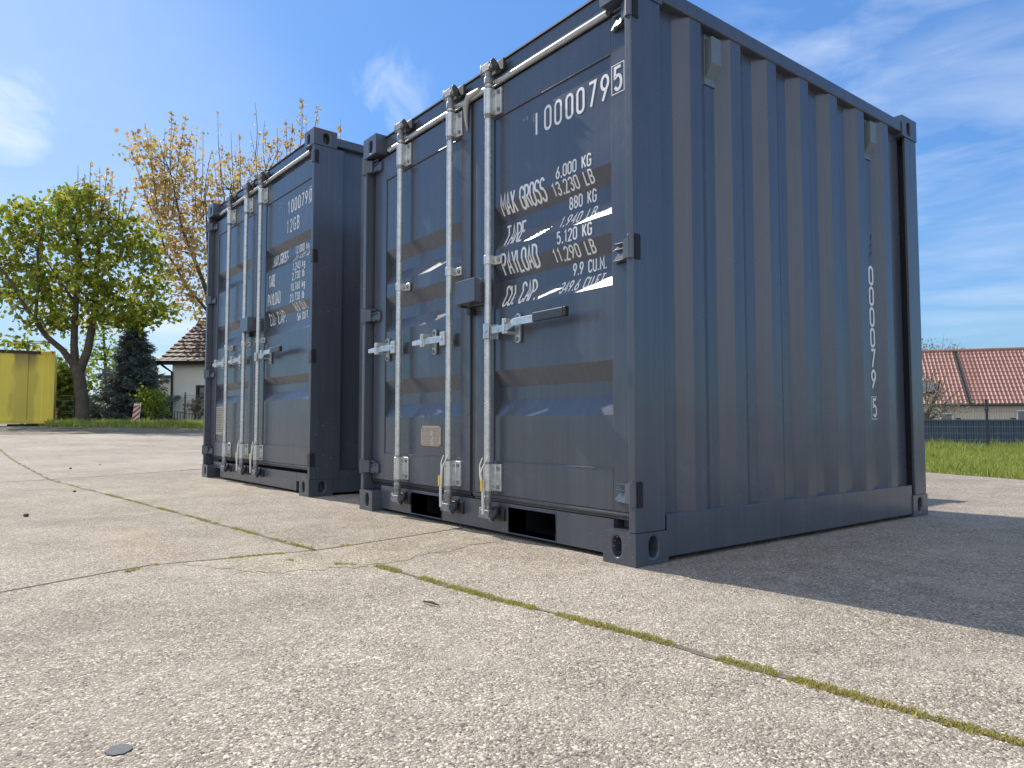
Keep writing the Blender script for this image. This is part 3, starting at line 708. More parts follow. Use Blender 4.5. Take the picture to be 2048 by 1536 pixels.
    for a, b, za, zb2 in pk:
        po_ = MB(); po_.open = True
        if P['forks']:
            f_ = lambda x, y, z: (x, y, z)
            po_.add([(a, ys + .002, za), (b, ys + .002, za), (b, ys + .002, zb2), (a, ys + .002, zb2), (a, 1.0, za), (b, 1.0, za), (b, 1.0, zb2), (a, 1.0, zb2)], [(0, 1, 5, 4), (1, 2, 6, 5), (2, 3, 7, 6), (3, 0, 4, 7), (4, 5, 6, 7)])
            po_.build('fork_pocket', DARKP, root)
            tr = MB(); tr.tube([(a, ys - .001, za), (b, ys - .001, za), (b, ys - .001, zb2), (a, ys - .001, zb2), (a, ys - .001, za)], .0035, 6, caps=False); tr.build('pocket_rim', PAINT, root)
        else:
            po_.box(a - .02, b + .02, .150, .158, .02, zb2 + .01); po_.build('notch_shade', DARK, root)  # dark sheet standing in for the shade behind the notch
    # doors
    mid = -Wd / 2 - .002
    zd0, zd1 = P['door_z']
    for side in (0, 1):
        dx0, dx1 = ((mid + .022, -.048) if side == 0 else (-Wd + .052, mid - .022))
        dr = empty('door', (0, 0, 0)); dr.parent = root
        px0, px1 = P['panel'][side]; pz0, pz1 = P['panel_z']
        fm = MB()
        fm.box(dx0, px0, YD, YD + .045, zd0, zd1); fm.box(px1, dx1, YD, YD + .045, zd0, zd1)
        fm.box(px0 + .0008, px1 - .0008, YD + .0005, YD + .045, zd0, pz0); fm.box(px0 + .0008, px1 - .0008, YD + .0005, YD + .045, pz1, zd1)
        fm.build('door_frame', PAINT, dr, bevel=.003)
        prof = [(pz0 - .002, YD + .006)]
        for (a, b, c, d) in reversed(P['corr']): prof += [(d, YD + .006), (c, YD + .006 + DEEP), (b, YD + .006 + DEEP), (a, YD + .006)]
        prof += [(pz1 + .002, YD + .006)]
        pn = MB(); pn.open = True; pn.sheet(prof, lambda u, v, t: (t, v, u), px0 - .002, px1 + .002); pn.build('door_panel', PAINT, dr)
        ws = MB()
        ws.tube([(px0, YD + .002, pz0), (px1, YD + .002, pz0 + .001)], .0028, 6, caps=False)
        ws.tube([(px0, YD + .002, pz1), (px1, YD + .002, pz1)], .0028, 6, caps=False)
        ws.tube([(px0, YD + .003, pz0), (px0, YD + .003, pz1)], .0020, 6, caps=False); ws.tube([(px1, YD + .003, pz0), (px1, YD + .003, pz1)], .0020, 6, caps=False)
        ws.build('weld_bead', PAINT, dr)
        bk = MB(); bk.box(dx0 + .01, dx1 - .01, YD + .048, YD + .060, zd0, zd1); bk.build('door_lining', DARK, dr)
        # rubber gasket round the leaf
        gk = MB(); gi = mid + (.006 if side == 0 else -.006)
        gx = (gi, dx1 + .012) if side == 0 else (dx0 - .010, gi)
        gk.tube([(gx[0] + .004, YD + .012, zd0 - .010), (gx[1] - .004, YD + .012, zd0 - .010)], .0125, 10)
        gk.tube([(gi, YD + .012, zd0 - .012), (gi, YD + .012, zd1)], .0085, 10)
        gk.box(gx[0], gx[1], YD + .012, YD + .030, zd0 - .03, zd0 + .002)
        go_ = gk.build('gasket', GREYRUB if side == 0 else RUBBER, dr); smooth_by_angle(go_)
        # hinges
        for zc in P['hinges']:
            hx = -.016 if side == 0 else -Wd + .016; d = -1 if side == 0 else 1
            hg = MB(); hg.tube([(hx, .006, zc - .044), (hx, .006, zc + .044)], .0145, 14)
            hg.tube([(hx, .006, zc - .050), (hx, .006, zc + .050)], .006, 8)
            ol = [(0, -.036), (.055, -.036), (.115, -.040), (.130, -.030), (.130, .012), (.060, .036), (0, .036)]
            hg.prism([(hx + d * u, v) for u, v in ol], lambda u, v, t: (u, t + (abs(u - hx) < .06) * -.022, zc + v), YD - .012, YD - .001)
            hg.prism([(hx + d * 0.01, 0.0), (hx + d * .055, .022), (hx + d * .055, .034), (hx + d * .01, .014)], lambda u, v, t: (u, v, zc + t), -.036, .036)
            for q in (-.034, .008, .030): hg.box(hx + d * .012, hx + d * .105, .030, YD - .010, zc + q - .003, zc + q + .003)
            ho = hg.build('hinge', PAINT, dr, bevel=.0015)
            lg = MB(); e = .0035 if side == 0 else -.0035
            x_ = 0 if side == 0 else -Wd
            lg.box(x_ + e * .3, x_ - e * 3, .012, .040, zc - .046, zc + .046); lg.build('hinge_slot', DARK, dr)  # dark block drawn for the shaded cut-out in the post
        # lettering
        if side == 0: door_r = dr
        else: door_l = dr
    def surf(z): return SURF(P, z)
    br = sorted(set([q for c_ in P['corr'] for q in c_]))
    def lay(mb, name='lettering', m=WHITE, dr=door_r): return place_text(mb, name, m, dr, br, lambda u, v, e: Vector((u, (surf(v) if u < P['panel'][0][1] - .004 or u < -Wd / 2 else YD) - e, v)))
    P['text'](lay, door_r, door_l, root)
    for b in P['bars']: make_bar(root, *b)
    return root, door_r, door_l
GALV2 = mat('bright_drip_rail', (0.62, 0.62, 0.62), 0.33, 0.55, var=0.25, vscale=30)
DARKP = mat('fork_pocket_black', (0.018, 0.019, 0.023), 0.6, var=0.3, vscale=10)  # near-black walls inside the fork pockets

# ---- text of the near container
def text1(lay, dr, dl, root):
    m = MB(); hh = .098
    for i, ch in enumerate('000079'): text_mb(m, ch, (-.541, -.474, -.403, -.336, -.266, -.196)[i] - .019, 1.834, hh, sw=.125, wscale=1.05)
    text_mb(m, '5', -.138, 1.842, .088, sw=.14, wscale=1.1); rect_outline(m, -.153, -.088, 1.785, 1.899, .0035)
    stroke_mesh(m, [(-.618, 1.782), (-.618, 1.880)], False, .0125, 0)
    lay(m)
    m = MB(); stroke_mesh(m, [(-.637, 1.845), (-.637, 1.882)], False, .010, 0); stroke_mesh(m, [(-.682, 1.868), (-.680, 1.888)], False, .010, 0); stroke_mesh(m, [(-.707, 1.874), (-.703, 1.882)], False, .012, 0)
    text_mb(m, 'U', -.66, 1.834, .0, sw=.1) if 0 else None
    lay(m, 'worn_lettering', FADED)
    S1 = .048
    def row(s, z, x0, x1, h=S1): m = MB(); k = (SURF(P1, z) + 1.915) / 1.965; x0, x1, z = 1.754 + (x0 - 1.754) * k, 1.754 + (x1 - 1.754) * k, .515 + (z - .515) * k; text_mb(m, s, x0, z, h, sw=.155, width=x1 - x0, gap=.2); lay(m)
    row('6,000 KG', 1.566, -.473, -.266); row('13,230 LB', 1.492, -.486, -.245); row('880 KG', 1.413, -.389, -.236); row('1,940 LB', 1.350, -.452, -.240, .046)
    row('5,120 KG', 1.286, -.468, -.264); row('11,290 LB', 1.210, -.482, -.240); row('9.9 CU.M.', 1.135, -.368, -.182); row('349.6 CU.FT.', 1.073, -.450, -.186, .046)
    def lab(s, z, x0, x1): m = MB(); k = (SURF(P1, z) + 1.915) / 1.965; x0, x1, z = 1.754 + (x0 - 1.754) * k, 1.754 + (x1 - 1.754) * k, .515 + (z - .515) * k; text_mb(m, s, x0, z, .094, sw=.115, width=x1 - x0, gap=.13); lay(m)
    lab('MAX GROSS', 1.520, -.856, -.548); lab('TARE', 1.368, -.828, -.690); lab('PAYLOAD', 1.241, -.848, -.598); lab('CU. CAP.', 1.090, -.828, -.598)
    # customs / data plate
    pl = MB(); pl.box(-1.588, -1.392, YD + .002, YD + .0048, .392, .498); po_ = pl.build('data_plate', PLATE, dl)
    e = MB(); z = .486
    for i in range(11):
        xx = -1.580
        while xx < -1.41:
            L = random.uniform(.008, .03)
            if not (abs(xx + 1.49) < .012 and i > 1): e.box(xx, min(xx + L, -1.402), YD + .0012, YD + .0016, z - .0025, z)
            xx += L + random.uniform(.004, .012)
        z -= .0085
    e.build('plate_engraving', PLATETX, dl)
    rv = MB()
    for a in (-1.584, -1.396):
        for b in (.396, .494): rv = MB(); rv.cyl((a, YD, b), (0, 1, 0), .004, .006, 8); rv.build('rivet', GALVD, dl)
    # number up the side wall
    m = MB(); cz = [1.294, 1.184, 1.073, .963, .852, .742]
    for ch, z in zip('000079', cz): text_mb(m, ch, 0, z, .091, sw=.17, wscale=1.2)
    text_mb(m, '5', .006, .592, .088, sw=.14, wscale=1.1); rect_outline(m, -.010, .052, .533, .650, .0035)
    place_text(m, 'lettering', WHITE, root, [], lambda u, v, e_: Vector((-.013 - DEEP + e_, 1.875 + u, v)), eps=.0015)
    m = MB(); rnd2 = random.Random(2)
    for k in range(3): stroke_mesh(m, [(.012 + .008 * k, 1.40 + .045 * k), (.040, 1.425 + .045 * k)], False, .012, 0)
    place_text(m, 'worn_lettering', FADED2, root, [], lambda u, v, e_: Vector((-.013 - DEEP + e_, 1.875 + u, v)), eps=.0015)
FADED2 = mat('faded_brown_vinyl', (0.12, 0.095, 0.08), 0.5, var=0.6, vscale=60)
P1 = dict(rust=False, post=.167, side_out=1, corr0=.429, pockets=[(-1.690, -1.375, .022, .138), (-.818, -.492, .022, .138)], forks=True,
          door_z=(.182, 2.098), panel=[(-.928, -.160), (-2.006, -1.206)], panel_z=(.338, 1.955),
          corr=[(1.528, 1.455, 1.392, 1.325), (1.250, 1.178, 1.112, 1.045), (.756, .678, .618, .544)], hinges=[2.066, 1.157, .256],
          bars=[(-1.768, .098, 2.190, .936, -1, .018, None), (-1.252, .098, 2.190, .936, -1, .018, -.5), (-.920, .098, 2.190, .936, 1, .018, 1.0)], text=text1)
c1, d1r, d1l = make_container((0, 0, 0), 0, 2.2, 2.387, 2.238, P1)
tag(c1, 'large near dark blue-grey shipping container with fork pockets and side vents', 'shipping container', 'dark shipping containers')
# vents on the side wall
for y in (.520, 1.878):
    v = MB(); x0 = -.013 - DEEP; yc = y + .008; zc = 2.030
    v.box(x0, x0 + .006, yc - .036, yc + .036, zc - .110, zc + .100)
    pr = [(x0 + .006, zc + .082), (x0 + .040, zc + .082), (x0 + .040, zc - .030), (x0 + .006, zc - .082)]
    v.prism(pr, lambda u, vv, t: (u, t, vv), yc - .031, yc + .031)
    vo = v.build('side_vent', VENTM, c1, bevel=.002)
    g = MB()
    for i in range(6):
        for j in range(5):
            f = (i + .7) / 6.6; px = x0 + .040 - .034 * f + .0006; pz = zc - .030 - .052 * f; yy = yc - .022 + .011 * j
            g.add([(px, yy - .0035, pz + .003), (px, yy + .0035, pz + .003), (px - .0035, yy + .0035, pz - .003), (px - .0035, yy - .0035, pz - .003)], [(0, 1, 2, 3)])
    g.open = True; g.build('vent_slots', DARK, vo)
# lock box over the door gap
lb = MB(); lb.box(-1.110, -.950, -.040, .030, 1.078, 1.190); lb.box(-1.135, -.950, .030, .040, 1.074, 1.196); lb.box(-.985, -.950, .030, YD, 1.084, 1.184)
lbo = lb.build('lock_box', PAINT, c1, bevel=.003)
lb2 = MB(); lb2.box(-1.138, -1.112, -.006, YD, 1.074, 1.196); lb2.box(-1.100, -1.070, .020, YD, 1.035, 1.062); lb2.build('lock_box_back', KEEP, c1)
gl = MB(); gl.tube([(-1.145, .052, 1.97), (-1.150, .046, 2.03), (-1.143, .040, 2.09), (-1.11, .034, 2.125), (-1.02, .036, 2.128)], [.004, .010, .016, .017, .012], 8)
smooth_by_angle(gl.build('gasket_corner', mat('pale_gasket_lip', (0.42, 0.40, 0.39), 0.4), c1), 60)

# ---- text of the far container
def text2(lay, dr, dl, root):
    m = MB()
    for i, ch in enumerate('1000790'[:6]): text_mb(m, ch, -.582 + i * .0655 - .017, 2.176, .092, sw=.12)
    text_mb(m, '0', -.197, 2.178, .084, sw=.13); rect_outline(m, -.210, -.150, 2.122, 2.236, .0035)
    lay(m); m = MB()
    for i, ch in enumerate('12GB'): text_mb(m, ch, -.598 + i * .066 - .017, 2.026, .092, sw=.12)
    lay(m)
    def row(s, z, x0, x1, h=.052): m = MB(); k = (SURF(P2, z) + 2.07) / 2.12; x0, x1, z = 4.72 + (x0 - 4.72) * k, 4.72 + (x1 - 4.72) * k, .515 + (z - .515) * k; text_mb(m, s, x0, z, h, sw=.16, width=x1 - x0, gap=.2); lay(m)
    row('12,000 kg', 1.805, -.411, -.165); row('26,455 lb', 1.752, -.44, -.165, .045); row('1,240 kg', 1.686, -.455, -.235); row('2,730 lb', 1.615, -.465, -.245)
    row('10,760 kg', 1.535, -.490, -.235); row('23,730 lb', 1.455, -.498, -.245); row('16.0 CU.M.', 1.372, -.395, -.172); row('564 CU.FT.', 1.297, -.355, -.158)
    def lab(s, z, x0, x1): m = MB(); k = (SURF(P2, z) + 2.07) / 2.12; x0, x1, z = 4.72 + (x0 - 4.72) * k, 4.72 + (x1 - 4.72) * k, .515 + (z - .515) * k; text_mb(m, s, x0, z, .088, sw=.115, width=x1 - x0, gap=.13); lay(m)
    lab('MAX GROSS', 1.790, -.850, -.560); lab('TARE', 1.642, -.930, -.805); lab('PAYLOAD', 1.494, -.948, -.694); lab('CU. CAP.', 1.328, -.885, -.560)
    m = MB(); stroke_mesh(m, [(-.665, 2.135), (-.665, 2.215)], False, .010, 0); stroke_mesh(m, [(-.700, 2.16), (-.700, 2.22)], False, .010, 0); stroke_mesh(m, [(-.775, 2.18), (-.775, 2.215), (-.75, 2.22), (-.735, 2.20)], False, .010, 0)
    lay(m, 'worn_lettering', FADED)
    # round inspection emblem on the left leaf
    m = MB(); cx, cz = -2.0, 1.570
    for r, s in ((.050, .004), (.036, .003)): stroke_mesh(m, arc(cx, cz, r, r * 1.15, 0, 360, 28)[:-1], True, s, 0)
    stroke_mesh(m, [(cx - .016, cz - .02), (cx - .016, cz + .022)], False, .004, .0002); stroke_mesh(m, [(cx + .014, cz + .02), (cx - .008, cz + .022), (cx - .008, cz - .02), (cx + .016, cz - .02), (cx + .016, cz), (cx, cz)], False, .004, .0003)
    for k in range(14):
        a = 2 * pi * k / 14; stroke_mesh(m, [(cx + .040 * cos(a), cz + .046 * sin(a)), (cx + .0465 * cos(a), cz + .0535 * sin(a))], False, .004, .0002)
    place_text(m, 'emblem', WHITE, dl, [], lambda u, v, e: Vector((u, YD + .006 - e, v)))
    pl = MB(); pl.box(-2.218, -2.030, YD - .003, YD - .0005, .405, .662); po_ = pl.build('data_plate', PLATE, dl)
    e = MB()
    for i in range(14): e.box(-2.205, -2.045 - .03 * random.random(), YD - .0042, YD - .0034, .64 - i * .016, .646 - i * .016)
    e.build('plate_engraving', PLATETX, dl)
P2 = dict(rust=True, post=.232, side_out=1, corr0=.54, pockets=[(-2.275, -2.085, .0185, .094), (-.350, -.163, .0185, .088)], forks=False,
          door_z=(.205, 2.440), panel=[(-1.045, -.150), (-2.262, -1.395)], panel_z=(.338, 2.300),
          corr=[(1.925, 1.868, 1.800, 1.735), (1.418, 1.360, 1.285, 1.205), (.871, .812, .757, .689)], hinges=[2.405, 1.690, .980, .255],
          bars=[(-1.848, .108, 2.545, 1.048, -1, .018, None, .40), (-1.405, .108, 2.545, 1.048, -1, .018, -.8, .40), (-1.070, .108, 2.545, 1.048, 1, .018, -1.2, .40)], text=text2)
P2['bars'] = [b[:7] + (.40,) for b in P2['bars']]
c2, d2r, d2l = make_container((-3.0242, 0.0165, 0), 0.0298, 2.44, 2.99, 2.61, P2)
tag(c2, 'smaller looking far dark blue-grey container with rust rubbed top corner marked 12GB', 'shipping container', 'dark shipping containers')
lb = MB(); lb.box(-1.335, -1.165, -.040, .030, 1.270, 1.385); lb.box(-1.200, -1.165, .030, YD, 1.276, 1.379); lb.build('lock_box', PAINT, c2, bevel=.003)
lb2 = MB(); lb2.box(-1.360, -1.337, -.006, YD, 1.268, 1.387); lb2.box(-1.315, -1.285, .020, YD, 1.235, 1.260); lb2.build('lock_box_back', KEEP, c2)
sc = MB(); sc.open = True; rr = random.Random(19)
for _ in range(70):
    x, z = rr.choice([(rr.uniform(-.155, -.01), rr.uniform(.02, .11)), (rr.uniform(-1.9, -.2), rr.gauss(.05, .02)), (rr.uniform(-1.95, -.2), rr.gauss(.60, .25))]); L = rr.uniform(.002, .012); y_ = -.0012 if x > -.16 else (.0565 if z < .14 else YD + .0005)
    if x < -.17 and .14 < z: continue
    if any(a < x < b for a, b, _, _ in P1['pockets']): continue
    z = max(z, .024); dz = rr.uniform(-.004, .004); sc.add([(x, y_, z), (x + L, y_, z + dz), (x + L, y_, z + dz + .0012), (x, y_, z + .0010)], [(0, 1, 2, 3)])
sc.build('paint_scuffs', FADED, c1)
# scuffs rubbed through the paint of the far container's post
sc = MB(); sc.open = True; rr = random.Random(9)
for _ in range(60):
    y = rr.uniform(.03, .20); z = rr.choice([rr.gauss(.50, .03), rr.gauss(.20, .035), rr.gauss(1.30, .02), rr.gauss(1.62, .05)]); 
    L = rr.uniform(.002, .010); sc.add([(-.0028, y, z), (-.0028, y + L, z + rr.uniform(-.004, .004)), (-.0028, y + L, z + .002), (-.0028, y, z + .0015)], [(0, 1, 2, 3)])
sc.build('paint_scuffs', FADED, c2)

# ------------------------------------------------------------------ background planting
def leaf_cloud(mb, rnd, c, n, spread, size, up=0.3):
    for _ in range(n):
        p = Vector((c[0] + rnd.gauss(0, spread), c[1] + rnd.gauss(0, spread), c[2] + rnd.gauss(0, spread * .7)))
        nrm = Vector((rnd.gauss(0, 1), rnd.gauss(0, 1), rnd.gauss(up, .8))); nrm.normalize()
        a = nrm.orthogonal().normalized(); b = nrm.cross(a); t = rnd.uniform(0, 2 * pi); a, b = a * cos(t) + b * sin(t), b * cos(t) - a * sin(t)
        s = size * rnd.uniform(.55, 1.25)
        pts = [(0, -.5), (.22, -.18), (.5, -.12), (.26, .12), (.34, .45), (.0, .62), (-.34, .42), (-.24, .12), (-.5, -.1), (-.2, -.2)]
        fold = rnd.uniform(-.25, .25)
        o = len(mb.v)
        for u, v in pts: mb.v.append(tuple(p + a * (u * s) + b * (v * s) + nrm * (abs(u) * s * fold)))
        mb.f.append((o, o + 1, o + 2, o + 3, o + 4, o + 5)); mb.f.append((o + 5, o + 6, o + 7, o + 8, o + 9, o))
def limb(mb, rnd, p0, p1, r0, r1, bend=.06, n=5):
    p0 = Vector(p0); p1 = Vector(p1); L = (p1 - p0).length; pts = []; o = Vector((rnd.gauss(0, 1), rnd.gauss(0, 1), rnd.gauss(0, .5))) * bend * L
    for i in range(n + 1):
        t = i / n; pts.append(p0.lerp(p1, t) + o * sin(pi * t))
    mb.tube(pts, [r0 + (r1 - r0) * i / n for i in range(n + 1)], 6)
    return pts
BARK = mat('maple_bark', (0.135, 0.105, 0.078), 0.9, var=0.5, vscale=5, bump=0.03, bscale=7)
LEAFG = mat('maple_leaves', (0.1, 0.12, 0.02), 0.55, trans=0.50, island=[(0.08, 0.14, 0.014), (0.20, 0.28, 0.022), (0.36, 0.41, 0.040), (0.46, 0.45, 0.06), (0.12, 0.19, 0.016), (0.38, 0.33, 0.06), (0.28, 0.34, 0.03)])
LEAFO = mat('copper_leaves', (0.2, 0.1, 0.04), 0.55, trans=0.45, island=[(0.40, 0.22, 0.07), (0.62, 0.40, 0.13), (0.74, 0.54, 0.21), (0.34, 0.25, 0.08), (0.60, 0.52, 0.15), (0.66, 0.44, 0.24)])
LEAFB = mat('bush_leaves', (0.1, 0.15, 0.02), 0.55, trans=0.45, island=[(0.05, 0.09, 0.012), (0.10, 0.16, 0.02), (0.17, 0.22, 0.03), (0.07, 0.11, 0.015)])
LEAFY = mat('young_green_leaves', (0.1, 0.15, 0.02), 0.55, trans=0.5, island=[(0.12, 0.19, 0.015), (0.22, 0.30, 0.025), (0.30, 0.36, 0.04)])
LEAFP = mat('pale_catkins', (0.3, 0.3, 0.2), 0.7, trans=0.3, island=[(0.16, 0.15, 0.09), (0.28, 0.27, 0.18), (0.38, 0.36, 0.26)])
NEEDLE = mat('blue_spruce_needles', (0.06, 0.09, 0.08), 0.7, trans=0.15, island=[(0.07, 0.095, 0.08), (0.13, 0.165, 0.145), (0.24, 0.28, 0.25), (0.09, 0.12, 0.10)])
def tree(name, label, cat, depth, limbs, blobs, shoots=(), leaf=LEAFG, size=.15, seed=1, sub=.30, zb=None, per=9, group=None, keep=1.0, shoot_leaf=None):
    """limbs: [(px,py,dd,r), ...] polylines; blobs: (px, py, rx_px, ry_px, n_clusters); placed round a trunk at its own distance"""
    rnd = random.Random(seed); k = depth / FPX
    base = at(limbs[0][0][0], limbs[0][0][1], depth); gzb = gz(base.x) if zb is None else zb
    root = empty(name, (base.x, base.y, gzb)); org = Vector((base.x, base.y, gzb))
    tag(root, label, cat, group)
    tm = MB(); nodes = []
    for li, L in enumerate(limbs):
        P = [at(px, py, depth + dd) - org for px, py, dd, r in L]; R = [r for *_, r in L]
        if li == 0: P = [Vector((P[0].x, P[0].y, -.15))] + P; R = [R[0] * 1.3] + R
        Q = []; RR = []
        for i in range(len(P) - 1):
            for t in range(4): Q.append(P[i].lerp(P[i + 1], t / 4)); RR.append((R[i] + (R[i + 1] - R[i]) * t / 4))
        Q.append(P[-1]); RR.append(R[-1])
        Q2 = [Q[0]] + [Q[i] + Vector((rnd.gauss(0, 1), rnd.gauss(0, 1), 0)) * RR[i] * .03 for i in range(1, len(Q) - 1)] + [Q[-1]]
        tm.tube(Q2, RR, 10); nodes += [(q, r) for q, r in zip(Q2, RR)][len(Q2) // 3 if li == 0 else 0:]
    lm = MB(); lm.open = True
    for (px, py, rx, ry, n) in blobs:
        for _ in range(max(2, int(n * keep))):
            a = rnd.uniform(0, 2 * pi); q = sqrt(rnd.random()); cp = at(px + rx * q * cos(a), py + ry * q * sin(a), depth) - org
            cp = cp + _f0 * rnd.gauss(0, min(rx * k * .75, 2.0))
            b, r = min(nodes, key=lambda nd: (nd[0] - cp).length + max(0, nd[0].z - cp.z) * 1.5)
            dist = (b - cp).length
            if rnd.random() < .55: limb(tm, rnd, b, cp, min(r * .40, .010 + dist * .007), .004, .10, 4)
            leaf_cloud(lm, rnd, cp, int(per * rnd.uniform(.5, 1.5)), sub, size)
    sm2 = MB() if shoot_leaf else lm; sm2.open = True
    for s in shoots:
        x0, y0, x1, y1, nl = s[:5]
        dd = rnd.uniform(-1, 1); p0 = at(x0, y0, depth + dd) - org; p1 = at(x1, y1, depth + dd) - org
        pts = limb(tm, rnd, p0, p1, .022, .006, .03, 6)
        for _ in range(nl):
            t = rnd.random() ** .8; c = p0.lerp(p1, t); leaf_cloud(sm2, rnd, c, 2, .05 + .10 * (1 - t), size * .72)
    tr = tm.build('trunk', BARK, root); smooth_by_angle(tr, 60)
    lm.build('crown', leaf, root)
    if shoot_leaf: sm2.build('young_shoots', shoot_leaf, root)
    return root
rs = random.Random(11)
tree('maple_tree', 'large forked maple with fresh yellow-green leaves standing beside the yellow container', 'tree', 25.0,
     [[(166, 848, 0, 0.238), (164, 800, 0, 0.205), (158, 750, 0, 0.198), (150, 722, 0, 0.178)],
      [(158, 745, 0, 0.158), (176, 700, 0, 0.132), (190, 620, .2, 0.112), (193, 540, .3, 0.086), (200, 470, .3, 0.066), (205, 400, .2, 0.033)],
      [(150, 725, 0, 0.145), (148, 690, -.1, 0.119), (152, 600, -.2, 0.092), (160, 520, -.3, 0.066), (150, 440, 0, 0.040)],
      [(152, 735, 0, 0.132), (125, 700, -.3, 0.099), (92, 672, -.6, 0.086), (70, 640, -.8, 0.073), (48, 610, -1, 0.059), (20, 560, -1, 0.040), (-30, 500, -1, 0.026)],
      [(70, 640, -.8, 0.053), (78, 560, -.6, 0.046), (75, 500, -.5, 0.040), (85, 460, -.5, 0.020)], [(193, 560, .3, 0.053), (240, 520, .5, 0.033), (300, 500, .6, 0.020)],
      [(190, 640, .2, 0.053), (235, 600, .3, 0.033), (300, 610, .2, 0.020)], [(152, 610, -.2, 0.053), (120, 560, -.5, 0.033), (90, 520, -.6, 0.020)]],
     [(25, 470, 62, 40, 60), (20, 560, 60, 45, 60), (90, 450, 50, 35, 46), (80, 540, 52, 45, 55), (95, 620, 62, 42, 70), (140, 430, 36, 30, 30), (150, 500, 55, 45, 60), (150, 580, 55, 40, 55),
      (175, 420, 35, 40, 34), (215, 470, 55, 45, 60), (225, 550, 50, 38, 52), (215, 615, 50, 32, 46), (270, 470, 48, 28, 34), (285, 520, 45, 28, 32), (285, 620, 45, 32, 44), (300, 580, 30, 18, 18), (130, 400, 16, 26, 12), (120, 645, 40, 22, 28),
      (35, 690, 48, 7, 14), (250, 640, 34, 18, 20), (-70, 540, 60, 110, 60), (180, 395, 24, 16, 12), (40, 430, 30, 18, 16), (320, 610, 20, 20, 12)],
     [(183, 440, 181, 328, 22), (195, 440, 199, 335, 20), (205, 450, 214, 338, 22), (215, 450, 226, 342, 22), (172, 430, 170, 350, 12), (235, 450, 240, 372, 14), (245, 440, 254, 372, 12), (250, 445, 272, 392, 10), (155, 420, 156, 330, 0), (226, 460, 205, 380, 12)],
     leaf=LEAFG, size=.165, seed=4, sub=.24, per=24, keep=.46, shoot_leaf=LEAFO)
sh2 = []
for x1, y1 in ((265, 262), (290, 248), (343, 222), (330, 256), (372, 232), (384, 262), (262, 300), (352, 240), (318, 280), (300, 260)): sh2.append((330 + (x1 - 330) * .35, 430, x1, y1, 30))
for x1, y1 in ((393, 280), (406, 262), (424, 300)): sh2.append((395 + (x1 - 395) * .4, 440, x1, y1, 10))
tree('copper_leaved_tree', 'tall loose tree with young copper leaves rising left of the smaller container', 'tree', 31.0,
     [[(455, 845, 0, .24), (450, 740, 0, .18), (435, 650, 0, .13), (405, 560, 0, .09), (365, 460, 0, .06), (340, 340, 0, .02)],
      [(430, 640, 0, .08), (380, 580, 0, .05), (330, 500, 0, .035), (300, 380, 0, .015)], [(420, 600, 0, .07), (415, 480, 0, .05), (410, 380, 0, .02)]],
     [(325, 320, 52, 42, 34), (345, 380, 56, 40, 44), (320, 430, 46, 36, 34), (370, 440, 48, 42, 44), (340, 490, 46, 36, 36), (385, 500, 40, 40, 40), (385, 560, 34, 36, 30), (345, 545, 38, 28, 18), (398, 610, 22, 30, 16), (402, 400, 26, 46, 24), (290, 300, 26, 22, 9), (370, 300, 28, 34, 14), (310, 560, 26, 18, 7), (365, 600, 34, 20, 10), (295, 370, 22, 40, 10)],
     sh2, leaf=LEAFO, size=.18, seed=8, sub=.30, per=9, keep=.95)
sh3 = []
for x1, y1, n in ((436, 226, 8), (455, 310, 20), (470, 300, 26), (478, 270, 30), (500, 262, 10), (510, 205, 4), (520, 262, 18), (530, 240, 14), (555, 256, 26), (572, 238, 30), (585, 250, 26), (603, 196, 34), (612, 230, 16), (638, 208, 30), (681, 238, 26), (650, 280, 14), (545, 290, 22), (440, 330, 26), (425, 300, 16), (490, 320, 24), (445, 290, 14), (462, 265, 6)):
    sh3.append((x1 + (545 - x1) * .10 + rs.uniform(-8, 8), y1 + rs.uniform(110, 170), x1, y1, int(n * 1.3)))
tree('copper_leaved_tree', 'row-end tree with thin upright copper shoots showing above the smaller container', 'tree', 33.0,
     [[(550, 845, 0, .28), (548, 700, 0, .22), (540, 560, 0, .16), (530, 440, 0, .10), (525, 360, 0, .05)], [(545, 620, 0, .12), (490, 480, 0, .07), (460, 380, 0, .03)], [(545, 600, 0, .12), (600, 450, 0, .07), (640, 350, 0, .03)]],
     [(450, 370, 34, 36, 24), (480, 345, 36, 28, 22), (520, 330, 36, 26, 20), (570, 310, 36, 26, 20), (430, 430, 20, 40, 16), (620, 330, 40, 40, 16), (530, 420, 80, 50, 40)],
     sh3, leaf=LEAFO, size=.17, seed=15, sub=.24, per=6)
tree('green_bush', 'dense mid green bush directly behind the end of the yellow container', 'bush', 29.0,
     [[(128, 846, 0, .08), (128, 800, 0, .06), (126, 760, 0, .03)]],
     [(128, 745, 22, 22, 26), (120, 780, 26, 24, 34), (138, 800, 24, 24, 30), (118, 820, 26, 20, 26), (140, 770, 18, 28, 22), (90, 790, 30, 40, 30)], leaf=LEAFB, size=.20, seed=21, sub=.22, per=12)
tree('young_birch_tree', 'airy light green tree half hidden between the forked maple and the spruce', 'tree', 35.0,
     [[(215, 846, 0, .12), (213, 760, 0, .09), (208, 680, 0, .05), (205, 630, 0, .02)]],
     [(205, 690, 34, 30, 26), (215, 650, 30, 20, 16), (190, 730, 34, 34, 26), (165, 760, 26, 50, 22), (225, 720, 26, 30, 20), (205, 780, 36, 30, 26)], leaf=LEAFY, size=.17, seed=22, sub=.3, per=7)
